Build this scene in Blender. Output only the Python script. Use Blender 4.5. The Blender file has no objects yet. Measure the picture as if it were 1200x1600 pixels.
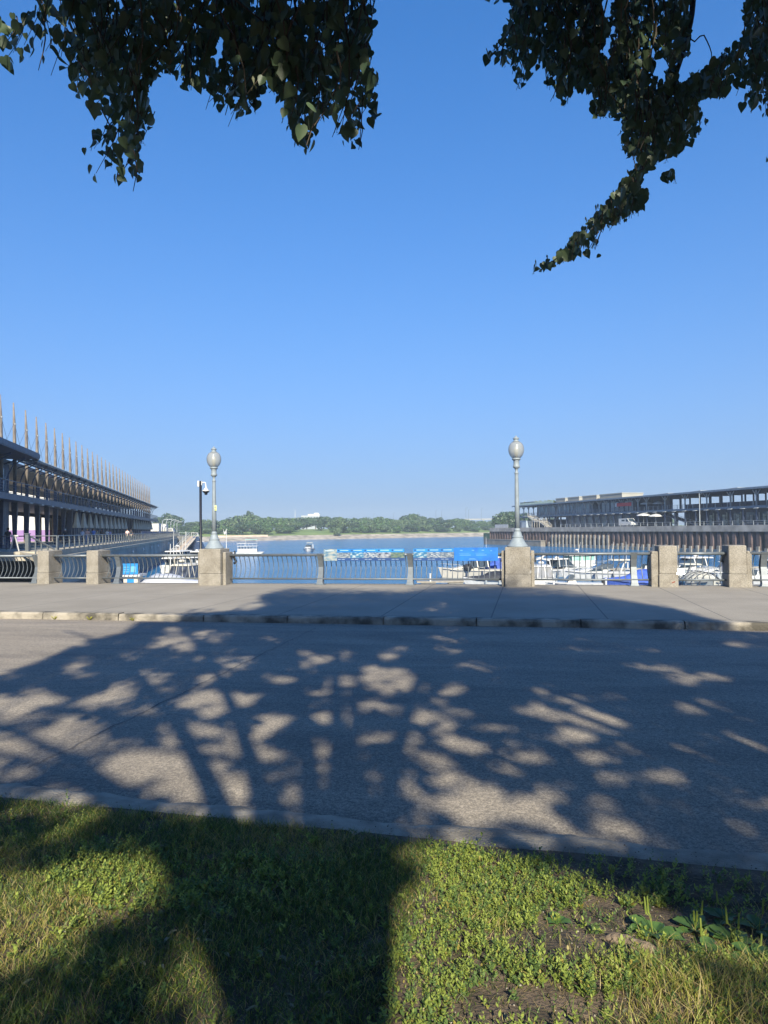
import bpy, math, random
import numpy as np
from mathutils import Vector, Matrix
R = math.radians
rng = np.random.default_rng(7)
rnd = random.Random(11)
SC = bpy.context.scene
COL = SC.collection

# ------------------------------------------------------------------ camera
CZ, F = 1.87, 1110.0
PITCH, ROLL = math.atan(27.3 / F), 0.0108
fw = Vector((0, math.cos(PITCH), math.sin(PITCH)))
r0 = Vector((1, 0, 0)); u0 = Vector((0, -math.sin(PITCH), math.cos(PITCH)))
rt = r0 * math.cos(ROLL) - u0 * math.sin(ROLL)
up = r0 * math.sin(ROLL) + u0 * math.cos(ROLL)
cd = bpy.data.cameras.new('camera'); cam = bpy.data.objects.new('camera', cd); COL.objects.link(cam)
m = Matrix.Identity(4)
for i in range(3):
    m[i][0] = rt[i]; m[i][1] = up[i]; m[i][2] = -fw[i]
m[2][3] = CZ
cam.matrix_world = m
cd.sensor_fit = 'VERTICAL'; cd.sensor_height = 36; cd.sensor_width = 27; cd.lens = 36 * F / 1600
cd.clip_start = 0.05; cd.clip_end = 20000
SC.camera = cam

# ------------------------------------------------------------------ sky, sun, exposure
SKY_A, SKY_B, SKY_S, SKY_K, SKY_M, SKY_H, SKY_STR = 0.78, 0.17, 1.34, 5.0, 0.93, (1.32, 1.60, 1.92, 1), 0.098
SUN_EL, SUN_AZ = R(33), R(4.5)          # sun behind the camera, a little to the right
SUN = Vector((math.sin(SUN_AZ) * math.cos(SUN_EL), -math.cos(SUN_AZ) * math.cos(SUN_EL), math.sin(SUN_EL)))
w = bpy.data.worlds.new('World'); SC.world = w; w.use_nodes = True
nt = w.node_tree; bg = nt.nodes['Background']
sk = nt.nodes.new('ShaderNodeTexSky'); sk.sky_type = 'NISHITA'; sk.sun_disc = False
sk.sun_elevation = SUN_EL; sk.sun_rotation = math.pi - SUN_AZ
sk.altitude = 0; sk.air_density = 1.0; sk.dust_density = 0.3; sk.ozone_density = 2.5
# clear air overhead, paler and duller air low over the horizon
tc = nt.nodes.new('ShaderNodeTexCoord'); sp = nt.nodes.new('ShaderNodeSeparateXYZ'); nt.links.new(tc.outputs['Generated'], sp.inputs[0])
def mth(op, a, b=None, clamp=False):
    n = nt.nodes.new('ShaderNodeMath'); n.operation = op; n.use_clamp = clamp
    for i, v in enumerate((a, b)):
        if v is None: continue
        if isinstance(v, (int, float)): n.inputs[i].default_value = v
        else: nt.links.new(v, n.inputs[i])
    return n.outputs[0]
zc = mth('MAXIMUM', sp.outputs[2], 0.0)
z2 = mth('ADD', mth('MULTIPLY', zc, SKY_A), SKY_B)
cb = nt.nodes.new('ShaderNodeCombineXYZ'); nt.links.new(sp.outputs[0], cb.inputs[0]); nt.links.new(sp.outputs[1], cb.inputs[1]); nt.links.new(z2, cb.inputs[2])
nm = nt.nodes.new('ShaderNodeVectorMath'); nm.operation = 'NORMALIZE'; nt.links.new(cb.outputs[0], nm.inputs[0]); nt.links.new(nm.outputs[0], sk.inputs[0])
hs = nt.nodes.new('ShaderNodeHueSaturation'); hs.inputs['Saturation'].default_value = SKY_S; hs.inputs['Hue'].default_value = 0.507; nt.links.new(sk.outputs[0], hs.inputs['Color'])
mx = nt.nodes.new('ShaderNodeMix'); mx.data_type = 'RGBA'; nt.links.new(mth('MULTIPLY', mth('POWER', 2.718, mth('MULTIPLY', zc, -SKY_K)), SKY_M), mx.inputs[0])
nt.links.new(hs.outputs[0], mx.inputs[6]); mx.inputs[7].default_value = SKY_H
nt.links.new(mx.outputs[2], bg.inputs[0]); bg.inputs[1].default_value = SKY_STR
ld = bpy.data.lights.new('sun', 'SUN'); ld.energy = 4.0; ld.angle = R(0.75); ld.color = (1, 0.92, 0.74)
sun = bpy.data.objects.new('sun', ld); COL.objects.link(sun)
sun.rotation_euler = SUN.to_track_quat('Z', 'Y').to_euler()
SC.view_settings.view_transform = 'Standard'; SC.view_settings.look = 'None'
SC.view_settings.exposure = 1.28; SC.view_settings.gamma = 1.0

# ------------------------------------------------------------------ helpers
def proj(P):
    """numpy (n,3) world points -> px, py, depth in photo pixels"""
    P = np.asarray(P, float) - np.array([0, 0, CZ])
    d = P @ np.array(fw); x = P @ np.array(rt); y = P @ np.array(up)
    dd = np.where(d < 0.01, 0.01, d)
    return 600 + F * x / dd, 800 - F * y / dd, d
def ray(px, py):
    return (fw + rt * ((px - 600) / F) + up * ((800 - py) / F))
def gnd(px, py, z=0.0):
    d = ray(px, py); t = (z - CZ) / d.z
    return Vector((d.x * t, d.y * t, z))
def atY(px, py, Y):
    d = ray(px, py); t = Y / d.y
    return Vector((d.x * t, Y, CZ + d.z * t))

MATS = {}
def M(name, col, rough=0.7, metal=0.0, var=0.12, scale=3.0, bump=0.0, bscale=30.0, col2=None, detail=4, contrast=(0.35, 0.65), **kw):
    if name in MATS: return MATS[name]
    mt = bpy.data.materials.new(name); mt.use_nodes = True
    t = mt.node_tree; b = t.nodes['Principled BSDF']
    b.inputs['Roughness'].default_value = rough; b.inputs['Metallic'].default_value = metal
    tc = t.nodes.new('ShaderNodeTexCoord')
    n = t.nodes.new('ShaderNodeTexNoise'); n.inputs['Scale'].default_value = scale; n.inputs['Detail'].default_value = detail
    t.links.new(tc.outputs['Object'], n.inputs['Vector'])
    cr = t.nodes.new('ShaderNodeValToRGB')
    c2 = col2 if col2 else tuple(c * (1 + var) for c in col)
    c1 = col if col2 else tuple(c * (1 - var) for c in col)
    cr.color_ramp.elements[0].color = (*c1, 1); cr.color_ramp.elements[1].color = (*c2, 1)
    cr.color_ramp.elements[0].position = contrast[0]; cr.color_ramp.elements[1].position = contrast[1]
    t.links.new(n.outputs['Fac'], cr.inputs['Fac'])
    t.links.new(cr.outputs['Color'], b.inputs['Base Color'])
    if bump:
        n2 = t.nodes.new('ShaderNodeTexNoise'); n2.inputs['Scale'].default_value = bscale; n2.inputs['Detail'].default_value = 6
        t.links.new(tc.outputs['Object'], n2.inputs['Vector'])
        bp = t.nodes.new('ShaderNodeBump'); bp.inputs['Strength'].default_value = min(bump, 1); bp.inputs['Distance'].default_value = 0.02
        t.links.new(n2.outputs['Fac'], bp.inputs['Height']); t.links.new(bp.outputs['Normal'], b.inputs['Normal'])
    for k, v in kw.items():
        b.inputs[k.replace('_', ' ')].default_value = v
    MATS[name] = mt
    return mt

class MB:
    def __init__(s): s.v = []; s.f = []; s.m = []; s.mi = 0; s.smooth = False
    def add(s, vs, fs):
        o = len(s.v); s.v += [tuple(p) for p in vs]
        for f in fs: s.f.append(tuple(i + o for i in f)); s.m.append(s.mi)
        return s
    def box(s, x0, x1, y0, y1, z0, z1):
        return s.add([(x0,y0,z0),(x1,y0,z0),(x1,y1,z0),(x0,y1,z0),(x0,y0,z1),(x1,y0,z1),(x1,y1,z1),(x0,y1,z1)],
                     [(0,3,2,1),(4,5,6,7),(0,1,5,4),(1,2,6,5),(2,3,7,6),(3,0,4,7)])
    def hexa(s, b, t):  # two quads (bottom, top) of 4 points
        return s.add(list(b) + list(t), [(0,3,2,1),(4,5,6,7),(0,1,5,4),(1,2,6,5),(2,3,7,6),(3,0,4,7)])
    def bbox(s, x0, x1, y0, y1, z0, z1, c=0.02):   # box with bevelled upright edges and top
        o = [(x0+c,y0),(x1-c,y0),(x1,y0+c),(x1,y1-c),(x1-c,y1),(x0+c,y1),(x0,y1-c),(x0,y0+c)]
        i = [(min(max(x,x0+c),x1-c), min(max(y,y0+c),y1-c)) for x, y in o]
        v = [(x,y,z0) for x,y in o] + [(x,y,z1-c) for x,y in o]
        cx, cy = (x0+x1)/2, (y0+y1)/2
        v += [(cx+(x-cx)*(1-2*c/max(x1-x0,.01)), cy+(y-cy)*(1-2*c/max(y1-y0,.01)), z1) for x,y in o]
        f = [tuple(range(16,24)), tuple(reversed(range(8)))]
        for a in (0, 8):
            for k in range(8): f.append((a+k, a+(k+1)%8, a+8+(k+1)%8, a+8+k))
        return s.add(v, f)
    def tube(s, pts, r, n=6, cap=True):
        pts = [Vector(p) for p in pts]
        rs = r if hasattr(r, '__len__') else [r] * len(pts)
        vs = []; prev = None
        for i, p in enumerate(pts):
            d = (pts[min(i+1, len(pts)-1)] - pts[max(i-1, 0)]).normalized()
            if prev is None:
                a = Vector((0,0,1)) if abs(d.z) < 0.9 else Vector((1,0,0))
                x = d.cross(a).normalized()
            else:
                x = (prev - d * prev.dot(d)).normalized()
            prev = x; y = d.cross(x)
            for k in range(n):
                t = 2*math.pi*k/n
                vs.append(p + (x*math.cos(t) + y*math.sin(t)) * rs[i])
        fs = []
        for i in range(len(pts)-1):
            for k in range(n):
                fs.append((i*n+k, i*n+(k+1)%n, (i+1)*n+(k+1)%n, (i+1)*n+k))
        if cap: fs.append(tuple(reversed(range(n)))); fs.append(tuple((len(pts)-1)*n+k for k in range(n)))
        return s.add(vs, fs)
    def beam(s, p, q, wd, ht):
        p, q = Vector(p), Vector(q); d = (q-p).normalized()
        a = Vector((0,0,1)) if abs(d.z) < 0.95 else Vector((0,1,0))
        x = d.cross(a).normalized() * wd/2; y = x.cross(d).normalized() * ht/2
        return s.hexa([p-x-y, p+x-y, p+x+y, p-x+y], [q-x-y, q+x-y, q+x+y, q-x+y])
    def lathe(s, prof, n=24, c=(0,0,0)):
        vs = []
        for r, z in prof:
            for k in range(n):
                t = 2*math.pi*k/n; vs.append((c[0]+r*math.cos(t), c[1]+r*math.sin(t), c[2]+z))
        fs = []
        for i in range(len(prof)-1):
            for k in range(n): fs.append((i*n+k, i*n+(k+1)%n, (i+1)*n+(k+1)%n, (i+1)*n+k))
        fs.append(tuple(reversed(range(n)))); fs.append(tuple((len(prof)-1)*n+k for k in range(n)))
        return s.add(vs, fs)
    def grid(s, rows):  # rows of points, equal length
        n = len(rows[0]); v = [p for r in rows for p in r]
        return s.add(v, [(i*n+k, i*n+k+1, (i+1)*n+k+1, (i+1)*n+k) for i in range(len(rows)-1) for k in range(n-1)])
    def build(s, name, mat, parent=None, smooth=False, loc=None):
        me = bpy.data.meshes.new(name); me.from_pydata(s.v, [], s.f)
        for mm in (mat if isinstance(mat, (list, tuple)) else [mat]): me.materials.append(mm)
        if len(me.materials) > 1: me.polygons.foreach_set('material_index', s.m)
        if smooth: me.polygons.foreach_set('use_smooth', [True]*len(s.f))
        me.update()
        o = bpy.data.objects.new(name, me); COL.objects.link(o)
        if parent: o.parent = parent
        if loc is not None: o.location = loc
        return o

def npmesh(name, V, polys, mat, parent=None, nper=4, mi=None, smooth=False):
    """V (n,3), polys (m,nper) int arrays"""
    me = bpy.data.meshes.new(name)
    V = np.ascontiguousarray(V, np.float32); polys = np.ascontiguousarray(polys, np.int32)
    me.vertices.add(len(V)); me.vertices.foreach_set('co', V.ravel())
    me.loops.add(polys.size); me.loops.foreach_set('vertex_index', polys.ravel())
    me.polygons.add(len(polys)); me.polygons.foreach_set('loop_start', np.arange(0, polys.size, nper, dtype=np.int32))
    for mm in (mat if isinstance(mat, (list, tuple)) else [mat]): me.materials.append(mm)
    if mi is not None: me.polygons.foreach_set('material_index', np.ascontiguousarray(mi, np.int32))
    if smooth: me.polygons.foreach_set('use_smooth', np.ones(len(polys), bool))
    me.update(calc_edges=True); me.validate()
    o = bpy.data.objects.new(name, me); COL.objects.link(o)
    if parent: o.parent = parent
    return o

def tag(o, label=None, cat=None, group=None, kind=None):
    if label: o['label'] = label
    if cat: o['category'] = cat
    if group: o['group'] = group
    if kind: o['kind'] = kind
    return o
def thing(name, label, cat, loc=(0,0,0), rz=0.0, group=None):
    o = bpy.data.objects.new(name, None); COL.objects.link(o); o.empty_display_size = 0.2
    o.location = loc; o.rotation_euler = (0, 0, rz)
    return tag(o, label, cat, group)
def struct(o): o['kind'] = 'structure'; return o
def kids(o): return [c for c in KID.get(o.name, [])]
def copy_tree(o, label=None, loc=None, rz=None, scale=None, parent=None):
    c = o.copy(); COL.objects.link(c)
    if parent: c.parent = parent
    for ch in [x for x in ALLCH(o)]: copy_tree(ch, parent=c)
    if label: c['label'] = label
    if loc is not None: c.location = loc
    if rz is not None: c.rotation_euler = (0, 0, rz)
    if scale is not None: c.scale = scale
    return c
def ALLCH(o): return list(o.children)

# ------------------------------------------------------------------ materials
steel   = M('railing_steel', (0.13, 0.147, 0.162), 0.45, 0.3, 0.12, 6, 0.1, 60)
lampmt  = M('lamp_paint', (0.20, 0.235, 0.26), 0.6, 0.0, 0.1, 8, 0.1, 50)
darkst  = M('dark_steel', (0.045, 0.065, 0.11), 0.5, 0.2, 0.2, 2)
midst   = M('mid_steel', (0.13, 0.17, 0.22), 0.5, 0.2, 0.2, 2)
lightst = M('light_steel', (0.30, 0.33, 0.35), 0.5, 0.1, 0.15, 2)
black   = M('black_paint', (0.012, 0.014, 0.02), 0.4)
white   = M('white_paint', (0.50, 0.50, 0.49), 0.45, 0, 0.10, 1.5)
cream   = M('cream_gelcoat', (0.46, 0.43, 0.37), 0.4, 0, 0.04, 3)
glassd  = M('tinted_glass', (0.03, 0.045, 0.06), 0.08, 0, 0.2, 1)
glassg  = M('green_glass', (0.22, 0.42, 0.34), 0.1, 0, 0.2, 1)
glassb  = M('facade_glass', (0.08, 0.13, 0.18), 0.12, 0.0, 0.6, 0.5)
wood    = M('weathered_wood', (0.13, 0.105, 0.085), 0.9, 0, 0, 1.2, 0.3, 20, col2=(0.21, 0.18, 0.15))
bluecv  = M('blue_canvas', (0.04, 0.09, 0.38), 0.8, 0, 0.2, 3)
blackcv = M('black_canvas', (0.02, 0.022, 0.03), 0.7, 0, 0.3, 3)
beigecv = M('beige_canvas', (0.50, 0.48, 0.40), 0.85, 0, 0.1, 2)
purple  = M('purple_print', (0.20, 0.11, 0.30), 0.7, 0, 0, 0.6, col2=(0.27, 0.17, 0.34))
beige   = M('beige_panel', (0.64, 0.55, 0.43), 0.8, 0, 0.12, 0.6)
rust    = M('rusty_steel', (0.05, 0.034, 0.03), 0.9, 0, 0, 0.35, 0.4, 4, col2=(0.13, 0.092, 0.085), detail=8)
conc    = M('quay_concrete', (0.16, 0.145, 0.125), 0.9, 0, 0, 0.25, 0.3, 3, col2=(0.28, 0.25, 0.21), detail=8)
concd   = M('dark_quay_concrete', (0.12, 0.12, 0.115), 0.9, 0, 0, 0.3, 0.3, 3, col2=(0.20, 0.195, 0.18), detail=8)
concl   = M('pale_concrete', (0.36, 0.33, 0.27), 0.9, 0, 0.2, 0.8, 0.3, 4, detail=8)
red     = M('red_print', (0.55, 0.03, 0.03), 0.6)
skin    = M('skin', (0.45, 0.27, 0.19), 0.6)

def exposed_aggregate():
    mt = bpy.data.materials.new('exposed_aggregate'); mt.use_nodes = True; t = mt.node_tree; b = t.nodes['Principled BSDF']
    b.inputs['Roughness'].default_value = 0.9
    tc = t.nodes.new('ShaderNodeTexCoord')
    v = t.nodes.new('ShaderNodeTexVoronoi'); v.inputs['Scale'].default_value = 55
    n = t.nodes.new('ShaderNodeTexNoise'); n.inputs['Scale'].default_value = 2.2; n.inputs['Detail'].default_value = 7
    for k in (v, n): t.links.new(tc.outputs['Object'], k.inputs['Vector'])
    cr = t.nodes.new('ShaderNodeValToRGB'); t.links.new(v.outputs['Color'], cr.inputs['Fac'])
    cr.color_ramp.elements[0].color = (0.16, 0.146, 0.123, 1); cr.color_ramp.elements[1].color = (0.34, 0.31, 0.262, 1)
    c2 = t.nodes.new('ShaderNodeValToRGB'); t.links.new(n.outputs['Fac'], c2.inputs['Fac'])
    c2.color_ramp.elements[0].color = (0.68, 0.66, 0.62, 1); c2.color_ramp.elements[0].position = 0.3
    c2.color_ramp.elements[1].color = (1, 1, 1, 1); c2.color_ramp.elements[1].position = 0.6
    mx = t.nodes.new('ShaderNodeMix'); mx.data_type = 'RGBA'; mx.blend_type = 'MULTIPLY'; mx.inputs[0].default_value = 1
    t.links.new(cr.outputs[0], mx.inputs[6]); t.links.new(c2.outputs[0], mx.inputs[7]); t.links.new(mx.outputs[2], b.inputs['Base Color'])
    bp = t.nodes.new('ShaderNodeBump'); bp.inputs['Strength'].default_value = 0.5; bp.inputs['Distance'].default_value = 0.01
    t.links.new(v.outputs['Distance'], bp.inputs['Height']); t.links.new(bp.outputs[0], b.inputs['Normal'])
    return mt
aggregate = exposed_aggregate()

def asphalt_mat():
    mt = bpy.data.materials.new('asphalt'); mt.use_nodes = True; t = mt.node_tree; b = t.nodes['Principled BSDF']
    b.inputs['Roughness'].default_value = 0.92
    tc = t.nodes.new('ShaderNodeTexCoord')
    n1 = t.nodes.new('ShaderNodeTexNoise'); n1.inputs['Scale'].default_value = 0.35; n1.inputs['Detail'].default_value = 8; n1.inputs['Roughness'].default_value = 0.65
    v = t.nodes.new('ShaderNodeTexVoronoi'); v.inputs['Scale'].default_value = 105
    n3 = t.nodes.new('ShaderNodeTexNoise'); n3.inputs['Scale'].default_value = 28; n3.inputs['Detail'].default_value = 5
    for k in (n1, v, n3): t.links.new(tc.outputs['Object'], k.inputs['Vector'])
    c1 = t.nodes.new('ShaderNodeValToRGB'); t.links.new(n1.outputs[0], c1.inputs[0])
    c1.color_ramp.elements[0].color = (0.25, 0.218, 0.178, 1); c1.color_ramp.elements[0].position = 0.3
    c1.color_ramp.elements[1].color = (0.315, 0.277, 0.228, 1); c1.color_ramp.elements[1].position = 0.7
    c2 = t.nodes.new('ShaderNodeValToRGB'); t.links.new(v.outputs['Color'], c2.inputs[0])
    c2.color_ramp.elements[0].color = (0.66, 0.66, 0.66, 1); c2.color_ramp.elements[1].color = (1.22, 1.2, 1.17, 1)
    c2.color_ramp.elements[0].position = 0.25; c2.color_ramp.elements[1].position = 0.8
    mx = t.nodes.new('ShaderNodeMix'); mx.data_type = 'RGBA'; mx.blend_type = 'MULTIPLY'; mx.inputs[0].default_value = 1
    t.links.new(c1.outputs[0], mx.inputs[6]); t.links.new(c2.outputs[0], mx.inputs[7])
    c3 = t.nodes.new('ShaderNodeValToRGB'); t.links.new(n3.outputs[0], c3.inputs[0])
    c3.color_ramp.elements[0].color = (0.75, 0.75, 0.75, 1); c3.color_ramp.elements[0].position = 0.35
    c3.color_ramp.elements[1].color = (1.1, 1.1, 1.1, 1); c3.color_ramp.elements[1].position = 0.65
    m2 = t.nodes.new('ShaderNodeMix'); m2.data_type = 'RGBA'; m2.blend_type = 'MULTIPLY'; m2.inputs[0].default_value = 1
    t.links.new(mx.outputs[2], m2.inputs[6]); t.links.new(c3.outputs[0], m2.inputs[7]); n4 = t.nodes.new('ShaderNodeTexNoise'); n4.inputs['Scale'].default_value = 1.0; n4.inputs['Detail'].default_value = 9; n4.inputs['Roughness'].default_value = 0.7; n4.inputs['Distortion'].default_value = 0.6
    mp4 = t.nodes.new('ShaderNodeMapping'); mp4.inputs['Scale'].default_value = (0.25, 1.3, 1); t.links.new(tc.outputs['Object'], mp4.inputs[0]); t.links.new(mp4.outputs[0], n4.inputs[0])
    c4 = t.nodes.new('ShaderNodeValToRGB'); t.links.new(n4.outputs[0], c4.inputs[0])
    c4.color_ramp.elements[0].color = (0.72, 0.72, 0.74, 1); c4.color_ramp.elements[0].position = 0.34
    c4.color_ramp.elements[1].color = (1.08, 1.07, 1.05, 1); c4.color_ramp.elements[1].position = 0.62
    m3 = t.nodes.new('ShaderNodeMix'); m3.data_type = 'RGBA'; m3.blend_type = 'MULTIPLY'; m3.inputs[0].default_value = 1
    t.links.new(m2.outputs[2], m3.inputs[6]); t.links.new(c4.outputs[0], m3.inputs[7]); t.links.new(m3.outputs[2], b.inputs['Base Color'])
    bp = t.nodes.new('ShaderNodeBump'); bp.inputs['Strength'].default_value = 0.45; bp.inputs['Distance'].default_value = 0.006
    t.links.new(v.outputs['Distance'], bp.inputs['Height']); t.links.new(bp.outputs[0], b.inputs['Normal'])
    return mt
asphalt = asphalt_mat()

A = math.atan(-0.2)                       # direction of road, kerbs and railing
U = Vector((math.cos(A), math.sin(A), 0)); V_ = Vector((-math.sin(A), math.cos(A), 0))
def L(s, t, z=0.0): return U * s + V_ * t + Vector((0, 0, z))

def pave_mat():
    """promenade slabs with scored joints across and one along"""
    mt = bpy.data.materials.new('promenade_concrete'); mt.use_nodes = True; t = mt.node_tree; b = t.nodes['Principled BSDF']
    b.inputs['Roughness'].default_value = 0.88
    tc = t.nodes.new('ShaderNodeTexCoord'); sp = t.nodes.new('ShaderNodeSeparateXYZ'); t.links.new(tc.outputs['Object'], sp.inputs[0])
    def joint(sock, period, off, wd):
        a = t.nodes.new('ShaderNodeMath'); a.operation = 'ADD'; a.inputs[1].default_value = off; t.links.new(sock, a.inputs[0])
        m_ = t.nodes.new('ShaderNodeMath'); m_.operation = 'PINGPONG'; m_.inputs[1].default_value = period/2; t.links.new(a.outputs[0], m_.inputs[0])
        l = t.nodes.new('ShaderNodeMath'); l.operation = 'LESS_THAN'; l.inputs[1].default_value = wd; t.links.new(m_.outputs[0], l.inputs[0])
        return l.outputs[0]
    j1 = joint(sp.outputs[0], 2.35, 100*2.35 + PAVE_OFF, 0.014); j2 = joint(sp.outputs[1], 4.4, 100*4.4 - 19.6, 0.012)
    mxm = t.nodes.new('ShaderNodeMath'); mxm.operation = 'MAXIMUM'; t.links.new(j1, mxm.inputs[0]); t.links.new(j2, mxm.inputs[1])
    n = t.nodes.new('ShaderNodeTexNoise'); n.inputs['Scale'].default_value = 0.5; n.inputs['Detail'].default_value = 9; n.inputs['Roughness'].default_value = 0.65
    t.links.new(tc.outputs['Object'], n.inputs[0])
    c = t.nodes.new('ShaderNodeValToRGB'); t.links.new(n.outputs[0], c.inputs[0])
    c.color_ramp.elements[0].color = (0.215, 0.19, 0.153, 1); c.color_ramp.elements[0].position = 0.3
    c.color_ramp.elements[1].color = (0.29, 0.26, 0.213, 1); c.color_ramp.elements[1].position = 0.7
    n2 = t.nodes.new('ShaderNodeTexNoise'); n2.inputs['Scale'].default_value = 60; n2.inputs['Detail'].default_value = 3
    t.links.new(tc.outputs['Object'], n2.inputs[0])
    c2 = t.nodes.new('ShaderNodeValToRGB'); t.links.new(n2.outputs[0], c2.inputs[0])
    c2.color_ramp.elements[0].color = (0.8, 0.8, 0.8, 1); c2.color_ramp.elements[0].position = 0.35
    c2.color_ramp.elements[1].color = (1.1, 1.1, 1.1, 1); c2.color_ramp.elements[1].position = 0.65
    mm = t.nodes.new('ShaderNodeMix'); mm.data_type = 'RGBA'; mm.blend_type = 'MULTIPLY'; mm.inputs[0].default_value = 1
    t.links.new(c.outputs[0], mm.inputs[6]); t.links.new(c2.outputs[0], mm.inputs[7])
    mj = t.nodes.new('ShaderNodeMix'); mj.data_type = 'RGBA'; t.links.new(mxm.outputs[0], mj.inputs[0])
    t.links.new(mm.outputs[2], mj.inputs[6]); mj.inputs[7].default_value = (0.11, 0.10, 0.088, 1)
    t.links.new(mj.outputs[2], b.inputs['Base Color'])
    return mt
PAVE_OFF = 0.75
pave = pave_mat()
kerbmt = M('kerb_granite', (0.07, 0.063, 0.05), 0.9, 0, 0, 2.2, 0.9, 25, col2=(0.31, 0.275, 0.22), detail=12, contrast=(0.38, 0.6))

# ------------------------------------------------------------------ ground structure
RZ = -0.15                                # road level, the promenade is 0
T_FENCE, T_KF, T_KN, T_EDGE = 23.53, 14.82, 4.68, 24.05
root_rot = A
def lbuild(mb, name, mat, smooth=False):  # mesh written in (s, t, z), object turned to the road's direction
    o = mb.build(name, mat, smooth=smooth); o.rotation_euler = (0, 0, A); return o

def noise1(x, seed=0):
    return (math.sin(x*1.7+seed)+math.sin(x*3.9+seed*2.1)*.6+math.sin(x*9.1+seed*.7)*.35+math.sin(x*21.3+seed*1.9)*.2)/2.15

b = MB(); b.box(-500, 500, T_KN - 3.0, T_KF + 0.05, RZ - 0.6, RZ); struct(lbuild(b, 'road', asphalt))
b = MB(); b.box(-500, 500, T_KF + 0.27, T_EDGE, -5.9, 0.0); struct(lbuild(b, 'promenade', pave))
# cope at the outer edge of the promenade
b = MB(); b.box(-500, 500, T_EDGE, T_EDGE + 0.38, -5.9, -0.03); struct(lbuild(b, 'quay_cope', concl))
# far kerb: individual worn stones laid end to end, one mesh
b = MB(); s = -60.0
while s < 60:
    ln = 1.9 + rnd.random()*0.3; dz = rnd.uniform(-.008, .008); dt = rnd.uniform(-.008, .008)
    seg = 8; rows = []
    for k in range(seg+1):
        x = s + (ln-0.02)*k/seg; j = noise1(x*2, 3)*0.010
        rows.append([(x, T_KF+dt+j, RZ-.1), (x, T_KF+dt+j+0.01, -0.035+dz+j), (x, T_KF+dt+0.035, 0.004+dz), (x, T_KF+0.265, 0.006+dz), (x, T_KF+0.265, -.3)])
    b.grid(rows); s += ln
struct(lbuild(b, 'kerb', kerbmt))
# near kerb: low broken concrete edge
def kn_t(s): return T_KN - .05*s + noise1(s*.9, 1)*0.035 + noise1(s*4.3, 5)*0.03 + noise1(s*17, 2)*.008
b = MB(); rows = []
s = -40.0
while s < 40:
    t1 = kn_t(s); t0 = t1 - 0.27 - noise1(s*.7, 4)*0.05; z1 = RZ + 0.080 + noise1(s*2.2, 8)*0.012
    rows.append([(s, t0-.15, z1-.05), (s, t0, z1+.004), (s, (t0+t1)/2, z1+.01+noise1(s*5, 2)*.004), (s, t1-0.03, z1-.002), (s, t1, RZ+.03+noise1(s*7,1)*.008), (s, t1+.015, RZ-.02)])
    s += 0.05 if -5 < s < 5 else 0.5
b.grid(rows); struct(lbuild(b, 'near_kerb', M('near_kerb_concrete', (0.19, 0.17, 0.14), 0.95, 0, 0, 5.5, 1.0, 60, col2=(0.36, 0.32, 0.26), detail=9), smooth=True))

# tar seam on the road
p, q = gnd(492, 982, RZ), gnd(45, 1200, RZ)
b = MB(); prev = None; rows = []
for k in range(121):
    t = k/120; c = p.lerp(q, t); wd = 0.009 + 0.005*noise1(k*.7, 2); off = 0.03*noise1(k*.23, 5) + .012*noise1(k*1.3, 2)
    nrm = Vector((q.y-p.y, -(q.x-p.x), 0)).normalized()
    rows.append([tuple(c + nrm*(off-wd) + Vector((0,0,.004))), tuple(c + nrm*(off+wd) + Vector((0,0,.004)))])
b.grid(rows); struct(b.build('road_crack', M('tar_seam', (0.115, 0.108, 0.10), 0.8, 0, 0.3, 4)))

# lawn ground
def gz(x, y):
    """height of the lawn"""
    s_ = x*math.cos(A) + y*math.sin(A); t = -x*math.sin(A) + y*math.cos(A) + .05*np.clip(s_, -40, 40)
    e = np.clip((4.40 - t)/2.4, 0, 1)
    e = e*e*(3-2*e)
    bump = 0.018*np.sin(x*2.3+1)*np.cos(y*1.9) + 0.010*np.sin(x*6.1+y*2)*np.cos(y*5.3-x)
    d2 = (x-1.25)**2/0.5 + (y-2.75)**2/0.16
    return -0.065 + 0.19*e + bump*np.clip((4.5-t)/.5, 0, 1) + 0.05*np.exp(-d2)
xs = np.unique(np.concatenate([np.linspace(-600,-8,30), np.linspace(-8,8,220), np.linspace(8,600,30)]))
ts = np.unique(np.concatenate([np.linspace(-900,-6,24), np.linspace(-6,1,60), np.linspace(1,4.425,120)]))
S, T = np.meshgrid(xs, ts); T = T - .05*np.clip(S, -40, 40); X = S*math.cos(A) - T*math.sin(A); Y = S*math.sin(A) + T*math.cos(A)
Z = gz(X, Y); n = len(xs)
idx = np.arange(len(ts)*n).reshape(len(ts), n)
P4 = np.stack([idx[:-1,:-1], idx[:-1,1:], idx[1:,1:], idx[1:,:-1]], -1).reshape(-1, 4)
soil = M('soil', (0.035, 0.028, 0.018), 0.97, 0, 0, 5, 1.0, 55, col2=(0.15, 0.11, 0.078), detail=12)
struct(npmesh('lawn_ground', np.stack([X,Y,Z],-1).reshape(-1,3), P4, soil, smooth=True))

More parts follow.
